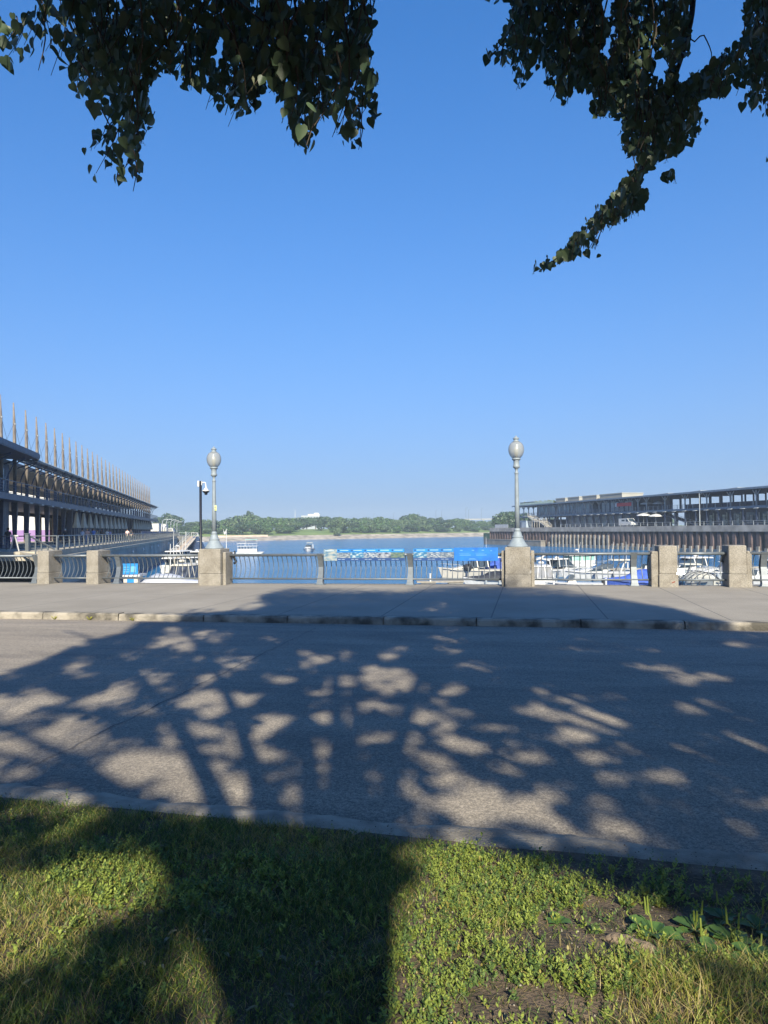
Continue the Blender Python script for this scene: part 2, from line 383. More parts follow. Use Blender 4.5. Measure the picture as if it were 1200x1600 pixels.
# ------------------------------------------------------------------ water and far land
WZ = -4.3
def water_mat():
    mt = bpy.data.materials.new('river_water'); mt.use_nodes = True; t = mt.node_tree; b = t.nodes['Principled BSDF']
    b.inputs['Base Color'].default_value = (0.01, 0.12, 0.29, 1); b.inputs['Roughness'].default_value = 0.12; b.inputs['IOR'].default_value = 1.33
    tc = t.nodes.new('ShaderNodeTexCoord')
    mp = t.nodes.new('ShaderNodeMapping'); mp.inputs['Scale'].default_value = (0.5, 1.3, 1); t.links.new(tc.outputs['Object'], mp.inputs[0])
    n = t.nodes.new('ShaderNodeTexNoise'); n.inputs['Scale'].default_value = 1.1; n.inputs['Detail'].default_value = 6; n.inputs['Roughness'].default_value = 0.6
    t.links.new(mp.outputs[0], n.inputs[0])
    n2 = t.nodes.new('ShaderNodeTexNoise'); n2.inputs['Scale'].default_value = 0.02; n2.inputs['Detail'].default_value = 3
    mp2 = t.nodes.new('ShaderNodeMapping'); mp2.inputs['Scale'].default_value = (0.35, 2.2, 1); t.links.new(tc.outputs['Object'], mp2.inputs[0]); t.links.new(mp2.outputs[0], n2.inputs[0])
    cr = t.nodes.new('ShaderNodeValToRGB'); t.links.new(n2.outputs[0], cr.inputs[0])
    cr.color_ramp.elements[0].color = (0.35,)*3+(1,); cr.color_ramp.elements[0].position = 0.4
    cr.color_ramp.elements[1].color = (1,)*3+(1,); cr.color_ramp.elements[1].position = 0.6
    bp = t.nodes.new('ShaderNodeBump'); bp.inputs['Distance'].default_value = 0.5
    t.links.new(cr.outputs[0], bp.inputs['Strength'])
    t.links.new(n.outputs[0], bp.inputs['Height']); t.links.new(bp.outputs[0], b.inputs['Normal'])
    return mt
b = MB(); b.add([(-4000, 23, WZ), (4000, 23, WZ), (4000, 7000, WZ), (-4000, 7000, WZ)], [(0,1,2,3)])
struct(b.build('river', water_mat()))

# far shore line: waterline points
def shore(px): # world point of the far waterline at a photo column
    H = {-900: 500, 200: 415, 350: 430, 600: 500, 765: 552, 900: 575, 2400: 650}
    ks = sorted(H); return np.interp(px, ks, [H[k] for k in ks])
def spt(px, dY=0.0, z=WZ):
    Y = shore(px) + dY; return Vector(((px-600)/F*Y, Y, z))
cols = list(range(-900, 2401, 12))
rip = M('riprap_bank', (0.16, 0.14, 0.115), 0.95, 0, 0, 0.25, 1.0, 0.7, col2=(0.34, 0.30, 0.245), detail=10, contrast=(0.35,0.6))
grassfar = M('far_grass', (0.10, 0.155, 0.03), 0.95, 0, 0, 0.05, 0, 1, col2=(0.15, 0.21, 0.045))
b = MB(); rows = []
for px in cols:
    j = noise1(px*.11, 2)
    rows.append([tuple(spt(px, -3, WZ-.5)), tuple(spt(px, 1+j, WZ+.5)), tuple(spt(px, 6, WZ+1.5+.2*j)), tuple(spt(px, 10, WZ+2.3+.2*j)), tuple(spt(px, 12, WZ+2.9))])
b.grid(list(zip(*rows))); struct(b.build('rocky_bank', rip))
b = MB(); rows = []
for px in cols:
    q_ = [(12, 2.88), (20, 3.3), (45, 5.4), (90, 6.8), (300, 7.5), (6000, 8)]
    rows.append([tuple(spt(px, d, WZ+z)) for d, z in q_])
b.grid(list(zip(*rows))); struct(b.build('far_shore', grassfar))
# pale strip of low wall on the left part of the bank
b = MB(); rows = []
for px in range(330, 422, 4):
    rows.append([tuple(spt(px, 10.5, WZ+2.2)), tuple(spt(px, 10.6, WZ+3.5)), tuple(spt(px, 11.4, WZ+3.5)), tuple(spt(px, 11.4, WZ+2.2))])
b.grid(list(zip(*rows))); tag(b.build('embankment_wall', M('pink_stone', (0.52, 0.40, 0.32), 0.9, 0, 0.1, 0.3)), 'low pale pink embankment wall on the far bank left of centre', 'wall')

# ------------------------------------------------------------------ foliage material
def leaf_mat(name, c1, c2, trans=0.35, scale=1.5, rough=0.5):
    mt = bpy.data.materials.new(name); mt.use_nodes = True; t = mt.node_tree
    b = t.nodes['Principled BSDF']; b.inputs['Roughness'].default_value = rough
    tc = t.nodes.new('ShaderNodeTexCoord'); n = t.nodes.new('ShaderNodeTexNoise'); n.inputs['Scale'].default_value = scale; n.inputs['Detail'].default_value = 3
    t.links.new(tc.outputs['Object'], n.inputs[0])
    cr = t.nodes.new('ShaderNodeValToRGB'); t.links.new(n.outputs[0], cr.inputs[0])
    cr.color_ramp.elements[0].color = (*c1, 1); cr.color_ramp.elements[0].position = 0.35
    cr.color_ramp.elements[1].color = (*c2, 1); cr.color_ramp.elements[1].position = 0.65
    t.links.new(cr.outputs[0], b.inputs['Base Color'])
    tr = t.nodes.new('ShaderNodeBsdfTranslucent'); t.links.new(cr.outputs[0], tr.inputs[0])
    mx = t.nodes.new('ShaderNodeMixShader'); mx.inputs[0].default_value = trans
    t.links.new(b.outputs[0], mx.inputs[1]); t.links.new(tr.outputs[0], mx.inputs[2])
    t.links.new(mx.outputs[0], t.nodes['Material Output'].inputs[0])
    return mt

# ------------------------------------------------------------------ far trees
def crown_mesh(name, mats, seed, nb=11, nq=1500, flat=1.0):
    g = np.random.default_rng(seed)
    # lobes
    C = g.normal(0, 1, (nb, 3)); C /= np.linalg.norm(C, axis=1)[:, None]
    C *= g.uniform(0.25, 0.62, nb)[:, None]; C[:, 2] = C[:, 2]*0.85 + 0.05
    rad = g.uniform(0.33, 0.52, nb)
    k = g.integers(0, nb, nq)
    d = g.normal(0, 1, (nq, 3)); d /= np.linalg.norm(d, axis=1)[:, None]
    c = C[k] + d*(rad[k]*g.uniform(0.7, 1.04, nq)**.5)[:, None]
    c[:, 2] *= flat
    nrm = d + g.normal(0, .5, (nq, 3)); nrm /= np.linalg.norm(nrm, axis=1)[:, None]
    a = np.cross(nrm, [0.1, 0.2, 1]); a /= np.linalg.norm(a, axis=1)[:, None]; e = np.cross(nrm, a)
    s = g.uniform(.06, .13, nq)[:, None]
    th = g.uniform(0, 6.28, nq)[:, None]; a2 = a*np.cos(th)+e*np.sin(th); e2 = -a*np.sin(th)+e*np.cos(th)
    Vv = np.stack([c-a2*s, c-e2*s*.7, c+a2*s, c+e2*s*.7], 1).reshape(-1, 3)
    o = npmesh(name, Vv, np.arange(nq*4).reshape(-1, 4), mats)
    return o
FG = [leaf_mat('far_leaves_mid', (0.045, 0.095, 0.025), (0.09, 0.16, 0.038), 0.2, 4),
      leaf_mat('far_leaves_dark', (0.03, 0.062, 0.024), (0.055, 0.10, 0.036), 0.2, 4),
      leaf_mat('far_leaves_pale', (0.07, 0.115, 0.045), (0.11, 0.165, 0.06), 0.2, 4)]
bark_far = M('far_bark', (0.10, 0.08, 0.06), 0.9)
crowns = {}
for kd in range(3):
    crowns[kd] = []
    for v in range(3):
        o = crown_mesh('crown', FG[kd], 100+kd*10+v); crowns[kd].append(o.data); bpy.data.objects.remove(o)
tb = MB(); tb.tube([(0,0,0),(0.05,0,.35),(0,0,.75)], [.06,.045,.02], 6); tb.tube([(0.03,0,.35),(.25,.05,.62)], [.03,.012], 5); tb.tube([(0.02,0,.4),(-.22,-.05,.66)], [.03,.012], 5)
to = tb.build('trunk', bark_far); trunk_me = to.data; bpy.data.objects.remove(to)
def far_tree(pos, h, wd, kd, label, group=None, low=0.08, vi=None):
    o = thing('tree', label, 'tree', pos, rnd.uniform(0, 6.28), group)
    t = bpy.data.objects.new('trunk', trunk_me); COL.objects.link(t); t.parent = o; t.scale = (h*.6, h*.6, h)
    c = bpy.data.objects.new('crown', crowns[kd][rnd.randrange(3) if vi is None else vi]); COL.objects.link(c); c.parent = o
    ch = h*(1-low)
    c.location = (0, 0, h - ch/2 - h*.0); c.scale = (wd/1.7, wd/1.7, ch/1.75)
    return o
def gz_far(d): return WZ + np.interp(d, [0,12,20,45,90,300], [.4,2.88,3.3,5.4,6.8,7.5])
SHARED = [('dense dark green tree in the wood along the far shore', 1), ('mid green bushy tree in the wood along the far shore', 0), ('pale green tree in the wood along the far shore', 2)]
def far_label(kd, row, x):
    seg = 'beyond the tip of the left pier' if x < 310 else 'behind the left street lamp' if x < 378 else 'behind the white excursion boat' if x < 450 else 'below the white far building' if x < 520 else 'behind the leaning bank tree' if x < 580 else 'above the blue banners' if x < 660 else 'below the tall light poles' if x < 765 else 'hidden behind the right pier'
    return ['mid green bushy', 'dark green dense', 'pale green'][kd] + ' tree, ' + ['back row', 'middle', 'front row'][row] + ' of far wood' + ', ' + seg
# top silhouette in photo px: (x, y_top)
SIL = [(200,820),(245,818),(256,800),(270,800),(282,816),(295,813),(312,812),(340,808),(375,803),(390,799),(400,806),(430,804),(450,806),(470,806),(490,806),(512,806),(525,807),(545,806),(565,805),(585,804),(600,806),(620,807),(645,801),(665,805),(690,808),(720,809),(745,812),(765,811),(800,809),(1300,806)]
sx = [a for a, _ in SIL]; sy = [b_ for _, b_ in SIL]
px = 205.0
while px < 1260:
    hid = px > 860
    for row, (d0, dl) in enumerate([(110, 0.0), (62, .35), (30, 0)] if not hid else [(110, 0)]):
        if row == 2 and 455 < px < 520: continue
        x = px + rnd.uniform(-5, 5); d = d0 + rnd.uniform(-14, 14)*(1 if row < 2 else .5)
        P = spt(x, d); z0 = gz_far(d)
        ytop = np.interp(x, sx, sy) + (rnd.uniform(-1, 3) if row == 0 else rnd.uniform(3, 9) if row == 1 else rnd.uniform(11, 20))
        ztop = atY(x, ytop, P.y).z
        h = max(4, ztop - z0); wd = max(h*rnd.uniform(1.15, 1.5), 9)
        lb, kd = SHARED[rnd.choice([0, 0, 1, 1, 2]) if row == 0 else rnd.choice([0, 1, 1, 2])]
        if 470 < x < 520 and row == 1: continue
        lb = far_label(kd, row, x)
        far_tree((P.x, P.y, z0-.3), h, wd, kd, lb, 'trees of the wood along the far shore', low=.0)
    px += rnd.uniform(11, 16)*(1.0 if not hid else 1.6)
# distinct trees of the far bank
def ft(x, ytop, d, wpx, kd, label, low=.1, base=None):
    P = spt(x, d); z0 = gz_far(d) if base is None else base; zt = atY(x, ytop, P.y).z
    far_tree((P.x, P.y, z0-.3), zt-z0, wpx/F*P.y, kd, label, low=low)
ft(390, 797.5, 96, 12, 1, 'small round topped tree that rises above the wood right of the left street lamp', .4)
ft(264, 799, 105, 24, 1, 'broad dark tree standing above the roof end of the left pier')
ft(645, 800.5, 100, 15, 0, 'tallest rounded tree of the far wood right of centre', .3)
ft(530, 806.5, 28, 28, 2, 'large grey green tree leaning over the rocky bank at centre')
ft(527, 822, 8, 14, 2, 'low bush hanging over the rocks below the grey green tree', .02, WZ+1.6)
ft(502, 806, 58, 22, 1, 'dark round tree standing alone on the sunny grass slope')
ft(459, 818, 40, 24, 1, 'dark low tree at the left edge of the grass slope')
ft(446, 820, 36, 18, 0, 'light green bush beside the dark low tree on the bank')
ft(694, 811, 30, 34, 1, 'spreading dark tree at the foot of the wood near the bank')
ft(668, 818, 28, 20, 2, 'brownish pale bush between two dark trees by the bank')
ft(575, 815, 32, 26, 2, 'pale bushy tree close to the bank right of the leaning tree')
ft(600, 820, 28, 22, 2, 'low pale shrub tree at the top of the bank near centre')
ft(640, 818, 26, 22, 1, 'low dark shrub tree at the top of the bank right of centre')
# nearer dark trees beyond the far end of the right pier
for x, yt, wp, lb in [(781, 800, 30, 'dark round tree behind the far end of the right pier'), (800, 798, 28, 'dark tree right behind the right street lamp'), (818, 799, 30, 'dark tree seen through the open end of the right pier building')]:
    P = Vector(((x-600)/F*400, 400, -1)); zt = atY(x, yt, 400).z
    far_tree((P.x, 400, -1), zt+1, wp/F*400, 1, lb)
b = MB(); b.box(60, 160, 385, 430, WZ-1, -0.9); struct(b.build('pier_head_land', grassfar))

# white building over the far trees with its mast
P = spt(483, 190); c = thing('far_building', 'white building with a mast rising over the far trees', 'building', (P.x, P.y, gz_far(190)))
zt = atY(483, 803, P.y).z - gz_far(190)
b = MB(); b.box(-7, 10, -4, 4, 0, zt-1.5); b.build('wall', lightst, c)
b = MB(); b.box(-1, 10, -3, 3, zt-1.5, zt-.2); b.box(5, 9, -3, 3, zt-.2, zt+.9); b.build('roof', white, c)
b = MB()
for k in range(6): b.box(-6+k*2.6, -4.6+k*2.6, -4.05, -4.0, zt-4.5, zt-3)
b.build('window', glassd, c)
b = MB(); b.tube([(-13,0,0),(-13,0,zt+4.5)], [.35,.15], 6); b.build('mast', white, c)
# far bridge deck and tall light poles beyond the wood
P0 = spt(640, 420); P1 = spt(775, 420)
zb = atY(760, 810.5, P1.y).z
c = thing('bridge', 'low pale bridge deck just above the far trees left of the right pier', 'bridge', (P1.x, P1.y, zb))
b = MB(); b.box(-45, 25, -3, 3, -1.2, 0); b.build('deck', concl, c)
b = MB(); [b.box(x, x+1.2, -2, 2, -12, -1.2) for x in (-40, -18, 4, 20)]; b.build('pier', concl, c)
lp0 = None
for k, (x, yt) in enumerate([(681,798),(690,798),(728,794),(732,797),(752,795),(785,796),(653,801),(584,803),(615,802)]):
    P = spt(x, 420); zt = atY(x, yt, P.y).z - 3
    if lp0 is None:
        lp0 = thing('light_pole', 'tall thin highway light pole above the far trees', 'light pole', (P.x, P.y, 3), 0, 'light poles along the far bridge road')
        b = MB(); b.tube([(0,0,0),(0,0,1)], [.014,.009], 5); b.build('pole', midst, lp0)
        b = MB(); b.tube([(0,0,1),(.035,0,1.03),(.09,0,1.04)], .008, 5); b.build('arm', midst, lp0)
        o = lp0; o.scale = (zt,)*3
    else:
        copy_tree(lp0, loc=(P.x, P.y, 3), scale=(zt,)*3)
# ------------------------------------------------------------------ LEFT PIER
TH = math.atan(.2306); DZ = 0.55
def PL(X0, Y, z=0.0): return Vector((X0 - .2306*Y, Y, z))
def lloc(X0, Y, z=0.0):          # local coords of a root at PL(-19, 60) turned by TH
    return ((X0+19)*math.cos(TH), -(X0+19)*math.sin(TH) + (Y-60)/math.cos(TH), z)
LO = PL(-19, 60)
b = MB()
def quad_prism(mb, pts, z0, z1): mb.hexa([(p[0],p[1],z0) for p in pts], [(p[0],p[1],z1) for p in pts])
e0 = PL(-12.7, 51); e1 = PL(-12.7, 222)
quad_prism(b, [(-140,51), e0, e1, (-190,222)], -0.1, DZ); struct(b.build('pier_deck', concl))
b = MB(); quad_prism(b, [(-140,63), PL(-12.75, 63), PL(-12.75, 221.6), (-190,221.6)], WZ-2, -0.12)
struct(b.build('pier_wall', concd))
b = MB()
quad_prism(b, [PL(-12.74, 54), PL(-12.15, 54), PL(-12.15, 222), PL(-12.74, 222)], -.22, 0.12); struct(b.build('pier_ledge', concl))
b = MB(); quad_prism(b, [PL(-12.9, 54.2), PL(-12.3, 54.2), PL(-12.3, 221.8), PL(-12.9, 221.8)], WZ-2, -.222)
lw = struct(b.build('quay_wall', M('quay_wall_grey', (0.22, 0.215, 0.20), 0.9, 0, 0, 0.22, 0.4, 2, col2=(0.36, 0.35, 0.325), detail=9)))
b = MB(); quad_prism(b, [PL(-12.3, 54.2), PL(-12.2, 54.2), PL(-12.2, 221.8), PL(-12.3, 221.8)], WZ-2, -2.3); struct(b.build('waler', M('stained_concrete', (0.17,0.17,0.165), 0.9, 0, 0.3, 0.3)))
# white round lamps on the quay wall
l0 = None
for k in range(9):
    p = PL(-12.27, 72 + k*13.5, -0.85)
    if l0 is None:
        b = MB(); b.tube([(0,0,0),(.12,0,0),(.2,0,0)], [.22,.22,.12], 12); b.smooth = True
        l0 = b.build('wall_lamp', white, loc=p); l0.rotation_euler = (0,0,TH)
        tag(l0, 'small round white lamp fixed on the grey quay wall of the left pier', 'lamp', 'round white lamps on the left quay wall')
    else: copy_tree(l0, loc=p)

# pier railing
def pier_rail(name, label, pts, every=2.4, hgt=1.1, z=DZ, mesh=True, group=None, mt=steel):
    o = thing(name, label, 'railing', (pts[0][0], pts[0][1], z)); O = Vector(pts[0])
    for a, c in zip(pts[:-1], pts[1:]):
        a = Vector((a[0]-O.x, a[1]-O.y, 0)); c = Vector((c[0]-O.x, c[1]-O.y, 0)); ln = (c-a).length; n = max(1, round(ln/every))
        b = MB(); b.tube([a+Vector((0,0,hgt)), c+Vector((0,0,hgt))], .045, 6); b.build('top_rail', mt, o)
        b = MB(); b.tube([a+Vector((0,0,.15)), c+Vector((0,0,.15))], .03, 5); b.build('bottom_rail', mt, o)
        pm = None
        for k in range(n+1):
            p = a.lerp(c, k/n)
            if pm is None:
                b = MB(); b.box(-.05,.05,-.05,.05,0,hgt); pm = b.build('post', mt, o, loc=p); 
            else:
                q_ = bpy.data.objects.new('post', pm.data); COL.objects.link(q_); q_.parent = o; q_.location = p
        if mesh:
            for zz in (.38, .62, .86):
                b = MB(); b.tube([a+Vector((0,0,zz)), c+Vector((0,0,zz))], .012, 4); b.build('cable', mt, o)
    return o
pier_rail('railing', 'long grey steel railing along the edge of the left pier', [PL(-12.78,56), PL(-12.78,220)], 2.2)
pier_rail('railing', 'grey railing section at the near corner of the left pier turning away left', [PL(-12.78,55.6), PL(-17.5,55.6), (-33,54.5)], 2.2)
# sloping handrail beside it
r_ = thing('handrail', 'sloping grey handrail going down from the corner of the left pier', 'handrail', PL(-12.0, 54, DZ))
p0, p1 = atY(47, 838, 52) - r_.location, atY(85, 858, 46) - r_.location
b = MB(); b.tube([p0, p1], .06, 6); b.build('top_rail', steel, r_)
for k in range(5):
    p = p0.lerp(p1, k/4); b = MB(); b.box(p.x-.04, p.x+.04, p.y-.04, p.y+.04, p.z-1.05, p.z); b.build('post', steel, r_)
b = MB(); b.hexa([(p0.x-.4,p0.y-.8,p0.z-1.25),(p1.x,p1.y-.8,p1.z-1.25),(p1.x,p1.y+.8,p1.z-1.25),(p0.x-.4,p0.y+.8,p0.z-1.25)],
                 [(p0.x-.4,p0.y-.8,p0.z-1.05),(p1.x,p1.y-.8,p1.z-1.05),(p1.x,p1.y+.8,p1.z-1.05),(p0.x-.4,p0.y+.8,p0.z-1.05)]); b.build('ramp', concl, r_)
# big steel post and white easel
P = atY(25, 868, 50); o = thing('steel_post', 'thick grey steel gate post on the near corner of the left pier', 'post', (P.x, 51.6, DZ))
b = MB(); b.bbox(-.13,.13,-.13,.13,0,1.25,.02); b.build('shaft', steel, o); b = MB(); b.bbox(-.17,.17,-.17,.17,1.25,1.32,.01); b.build('cap', steel, o)
P = atY(11, 866, 51); o = thing('easel', 'white A shaped easel stand behind the railing at the left edge', 'easel', (P.x, 52.0, DZ))
for dx in (-.32, .32):
    b = MB(); b.beam((dx*1.1,0,0),(dx*.15,.05,1.15),.07,.07); b.build('leg', white, o)
b = MB(); b.box(-.3,.3,-.03,.03,1.1,1.2); b.build('crossbar', white, o)
b = MB(); b.beam((0,.5,0),(0,.08,1.1),.06,.06); b.build('rear_leg', white, o)
# white pontoon beam below near corner
b = MB(); b.box(-36, -26.6, 47.2, 48.4, -1.15, -0.45); b.box(-36, -26.8, 47.4, 48.2, WZ-.3, -1.15)
tag(b.build('landing_stage', cream), 'white landing stage beam under the left railing at the photo edge', 'landing stage')

# ---- left building
B = thing('pavilion', 'long two storey pavilion with tall wooden masts and dark steel gallery on the left pier', 'building', (LO.x, LO.y, DZ), TH)
def v_of(Y): return (Y-60)/math.cos(TH)
N = 33; dv = 4.17; v0 = v_of(61.6); ZU = 4.6; VE = v0 + (N-1)*dv
zr = 7.6   # roof underside above deck
b = MB(); b.box(-8.2, 1.65, -40, VE+5, ZU-.42, ZU); b.box(1.652, 1.75, -40, VE+5, ZU-.5, ZU+.02); b.build('upper_deck', darkst, B)
b = MB(); b.box(-8.0, -.45, -40, VE+.6, zr, zr+.12); b.build('roof_soffit', beige, B)
b = MB(); b.box(-8.2, -.3, -40, VE+.9, zr+.122, zr+.42); b.build('roof', midst, B)
b = MB(); b.box(-8.25, -7.9, -40, VE+.6, zr-.75, zr-.002); b.build('eaves_beam', beige, B)
b = MB(); b.box(-8.25, -7.9, -40, VE+.6, ZU-.9, ZU-.43); b.build('floor_beam', darkst, B)
# masts
mast = MB(); mast.tube([(0,0,ZU+1.5),(0,0,zr+.2),(-.02,0,9.2),(-.06,0,11.4),(-.13,0,13.45)], [.145,.17,.165,.13,.055], 8)
sleeve = MB(); sleeve.lathe([(.165,ZU),(.165,ZU+1.5),(.14,ZU+1.55)], 8)
colm = MB(); colm.hexa([(-.12,-.12,0),(.12,-.12,0),(.12,.12,0),(-.12,.12,0)], [(-.25,-.22,ZU-.42),(.25,-.22,ZU-.42),(.25,.22,ZU-.42),(-.25,.22,ZU-.42)])
brk = MB(); brk.tube([(.16,0,6.0),(.45,0,6.05),(.62,0,6.6),(.95,0,7.3),(1.9,0,7.85)], .06, 5); brk.tube([(.2,0,7.35),(1.9,0,7.95)], .06, 5)
cbl = MB()
cbl.tube([(-.05,0,11.6),(-.2,dv,8.0)], .016, 3); cbl.tube([(-.05,dv,11.6),(-.2,0,8.0)], .016, 3)
clamp = MB(); clamp.lathe([(.12,11.4),(.13,11.42),(.125,11.5),(.11,11.52)], 8)
P_ = {}
for nm, mb_, mt in (('mast', mast, wood), ('column_sleeve', sleeve, darkst), ('column', colm, darkst), ('canopy_bracket', brk, darkst), ('brace_cables', cbl, darkst), ('mast_clamp', clamp, lightst)):
    o = mb_.build(nm, mt, B, smooth=(nm == 'mast')); P_[nm] = o.data; bpy.data.objects.remove(o)
for k in range(-4, N):
    for nm in P_:
        if nm == 'brace_cables' and k == N-1: continue
        o = bpy.data.objects.new(nm, P_[nm]); COL.objects.link(o); o.parent = B; o.location = (0, v0+k*dv, 0)
# gallery canopy: light grid with dark sheet strips
b = MB()
for x in (.35, .9, 1.45, 1.95): b.box(x-.05, x+.05, v_of(65.5), VE+3.2, 7.95+.02*x, 8.09+.02*x)
b.build('canopy_beams', midst, B)
b = MB(); v = v_of(65.5)
while v < VE+3.2: b.box(.1, 2.05, v, v+.09, 8.1, 8.16); v += .52
b.build('canopy_slats', midst, B)
b = MB(); b.box(.55, 1.25, v_of(65.5), VE+3.2, 8.17, 8.2); b.box(1.5, 1.9, v_of(65.5), VE+3.2, 8.17, 8.2); b.build('canopy_sheet', darkst, B)
# upper gallery railing
b = MB(); b.tube([(1.6,-40,ZU+1.1),(1.6,VE+4.6,ZU+1.1)], .04, 5); b.tube([(1.6,-40,ZU+.12),(1.6,VE+4.6,ZU+.12)], .025, 4); b.tube([(1.6,-40,ZU+.8),(1.6,VE+4.6,ZU+.8)], .015, 4)
b.build('gallery_rail', steel, B)
b = MB(); v = -40
while v < VE+4.6: b.box(1.56,1.64,v-.04,v+.04,ZU,ZU+1.1); v += 2.085
b.build('gallery_posts', darkst, B)['kind'] = 'stuff'
b = MB(); b.tube([(1.6,-40,ZU+.35),(1.6,VE+4.6,ZU+.35)], .014, 4); b.tube([(1.6,-40,ZU+.58),(1.6,VE+4.6,ZU+.58)], .014, 4); b.build('gallery_cable', steel, B)
# slanted window awnings under the gallery edge
b = MB(); v = v0+dv*.5
while v < VE: b.box(1.5,1.85,v,v+.9,ZU-.62,ZU-.5); v += dv
b.build('gallery_lamps', lightst, B)
# closed near volume with glass
ve = v_of(64.6)
b = MB(); b.box(-8, -.2, -40, ve, ZU+.002, zr-.002); b.box(-8, -.2, -40, ve, 0, ZU-.43); b.build('closed_wall', darkst, B)
b = MB()
for k in range(12):
    v = ve - 1.5 - k*3.1
    b.box(-.198, -.15, v-1.6, v, ZU+.5, zr-.5); b.box(-.198, -.15, v-1.6, v, .3, ZU-.9)
b.box(-7.4,-.9, ve+.002, ve+.03, ZU+.4, zr-.5)
b.build('window', glassb, B)
b = MB()
for k in range(12):
    v = ve - 1.5 - k*3.1
    for q_ in (v-1.62, v-.8, v): b.box(-.16, -.10, q_-.035, q_+.035, ZU+.5, zr-.5); b.box(-.16, -.10, q_-.035, q_+.035, .3, ZU-.9)
    b.box(-.165,-.105, v-1.6, v, ZU+1.6, ZU+1.67); b.box(-.165,-.105, v-1.6, v, 2.2, 2.27)
b.build('window_frame', midst, B)
b = MB(); b.box(-8.4, 2.1, -40, ve+1.2, 8.12+.3, 8.12+.62); b.box(-8.4, 2.1, -40, ve+1.15, 8.2, 8.42); b.box(2.102, 2.14, -40, ve+1.2, 8.3, 8.62)
b.build('near_roof', darkst, B)
b = MB(); b.box(-1.9, -.9, v_of(97), VE-1, 0, ZU-.5); b.build('shop_wall', darkst, B)
b = MB()
v = v_of(98); k = 0
while v < VE-4:
    b.box(-.898, -.87, v, v+2.2, .4, 3.2); v += dv
b.build('shop_window', glassb, B)
b = MB()
for k in range(0, 14): b.box(-7.6, -7.3, v_of(66)+k*dv*2, v_of(66)+k*dv*2+.35, 0, ZU-.43)
b.build('rear_column', wood, B)
# red sign ring on a mast, seen from the basin
# white marquee with purple band behind
mq = thing('marquee', 'big white marquee wall with a purple printed band at its foot behind the left pavilion', 'marquee', (LO.x, LO.y, DZ), TH)
va, vb = v_of(118)+8, v_of(160)
b = MB(); b.box(-22, -8.7, va-8, vb, 1.85, 9.4); b.build('wall', white, mq)
b = MB(); b.box(-22.02, -8.68, va-8, vb+.02, 0, 1.848); b.build('printed_band', purple, mq)
b = MB(); b.hexa([(-22.3,va-8.3,9.402),(-8.5,va-8.3,9.402),(-8.5,vb+.3,9.402),(-22.3,vb+.3,9.402)], [(-16,va-8,9.9),(-14.5,va-8,9.9),(-14.5,vb,9.9),(-16,vb,9.9)]); b.build('roof', white, mq)
b = MB()
for k in range(12): b.box(-21+k, -20.95+k, va-8.03, va-8.0, 1.85, 9.4)
b.build('seams', lightst, mq)
# second pale marquee further on
b = MB(); b.box(-20, -12, v_of(166), v_of(215), 0, 7.2)
mq2 = thing('tent', 'plain white tent further along behind the left pavilion', 'tent', (LO.x, LO.y, DZ), TH); b.build('wall', white, mq2)
b = MB(); b.hexa([(-20.2,v_of(166)-.2,7.202),(-11.8,v_of(166)-.2,7.202),(-11.8,v_of(215),7.202),(-20.2,v_of(215),7.202)], [(-16.2,v_of(166),8.0),(-15.8,v_of(166),8.0),(-15.8,v_of(215),8.0),(-16.2,v_of(215),8.0)]); b.build('roof', white, mq2)
# folded parasols
par = None
for k in range(22):
    Yp = 90 + k*4.6
    x, y, _ = lloc(-18.2, Yp); 
    p = Matrix.Rotation(TH, 4, 'Z') @ Vector((x, y, 0)) + LO; p.z = DZ
    if k in (11, 12): continue
    if par is None:
        par = thing('folded_parasol', 'folded beige parasol standing in the row under the left gallery', 'parasol', p, TH, 'folded beige parasols under the left gallery')
        b = MB(); b.tube([(0,0,0),(0,0,3.95)], .04, 6); b.build('pole', midst, par)
        b = MB(); prof = [(.05,3.95),(.12,3.8),(.20,3.3),(.30,2.6),(.42,2.1),(.40,1.95)]; n_ = 14
        vs = [((r*(1+.18*(k2%2)))*math.cos(6.283*k2/n_), (r*(1+.18*(k2%2)))*math.sin(6.283*k2/n_), z) for r, z in prof for k2 in range(n_)]
        b.add(vs, [(i*n_+j, i*n_+(j+1)%n_, (i+1)*n_+(j+1)%n_, (i+1)*n_+j) for i in range(len(prof)-1) for j in range(n_)]); b.build('canopy', beigecv, par)
        b = MB(); b.lathe([(.35,0),(.35,.08),(.08,.12)], 10); b.build('base', concl, par)
    else: copy_tree(par, loc=p)
# dark blue screen fence along the terrace
for ya, yb, lb in ((128, 165, 'nearer stretch of dark blue screen along the terrace of the left pier'), (166, 214, 'farther stretch of dark blue screen near the tip of the left pier')):
    o = thing('terrace_screen', lb, 'screen', PL(-14.2, ya, DZ), TH); ln = (yb-ya)/math.cos(TH)
    b = MB(); b.box(-.02,.02,0,ln,.25,1.45); b.build('fabric', M('navy_fabric', (0.03,0.06,0.16), .8, 0, .2, 1), o)
    b = MB()
    for k in range(int(ln/3)+1): b.box(.022,.07,k*3,k*3+.05,0,1.5)
    b.build('posts', darkst, o)
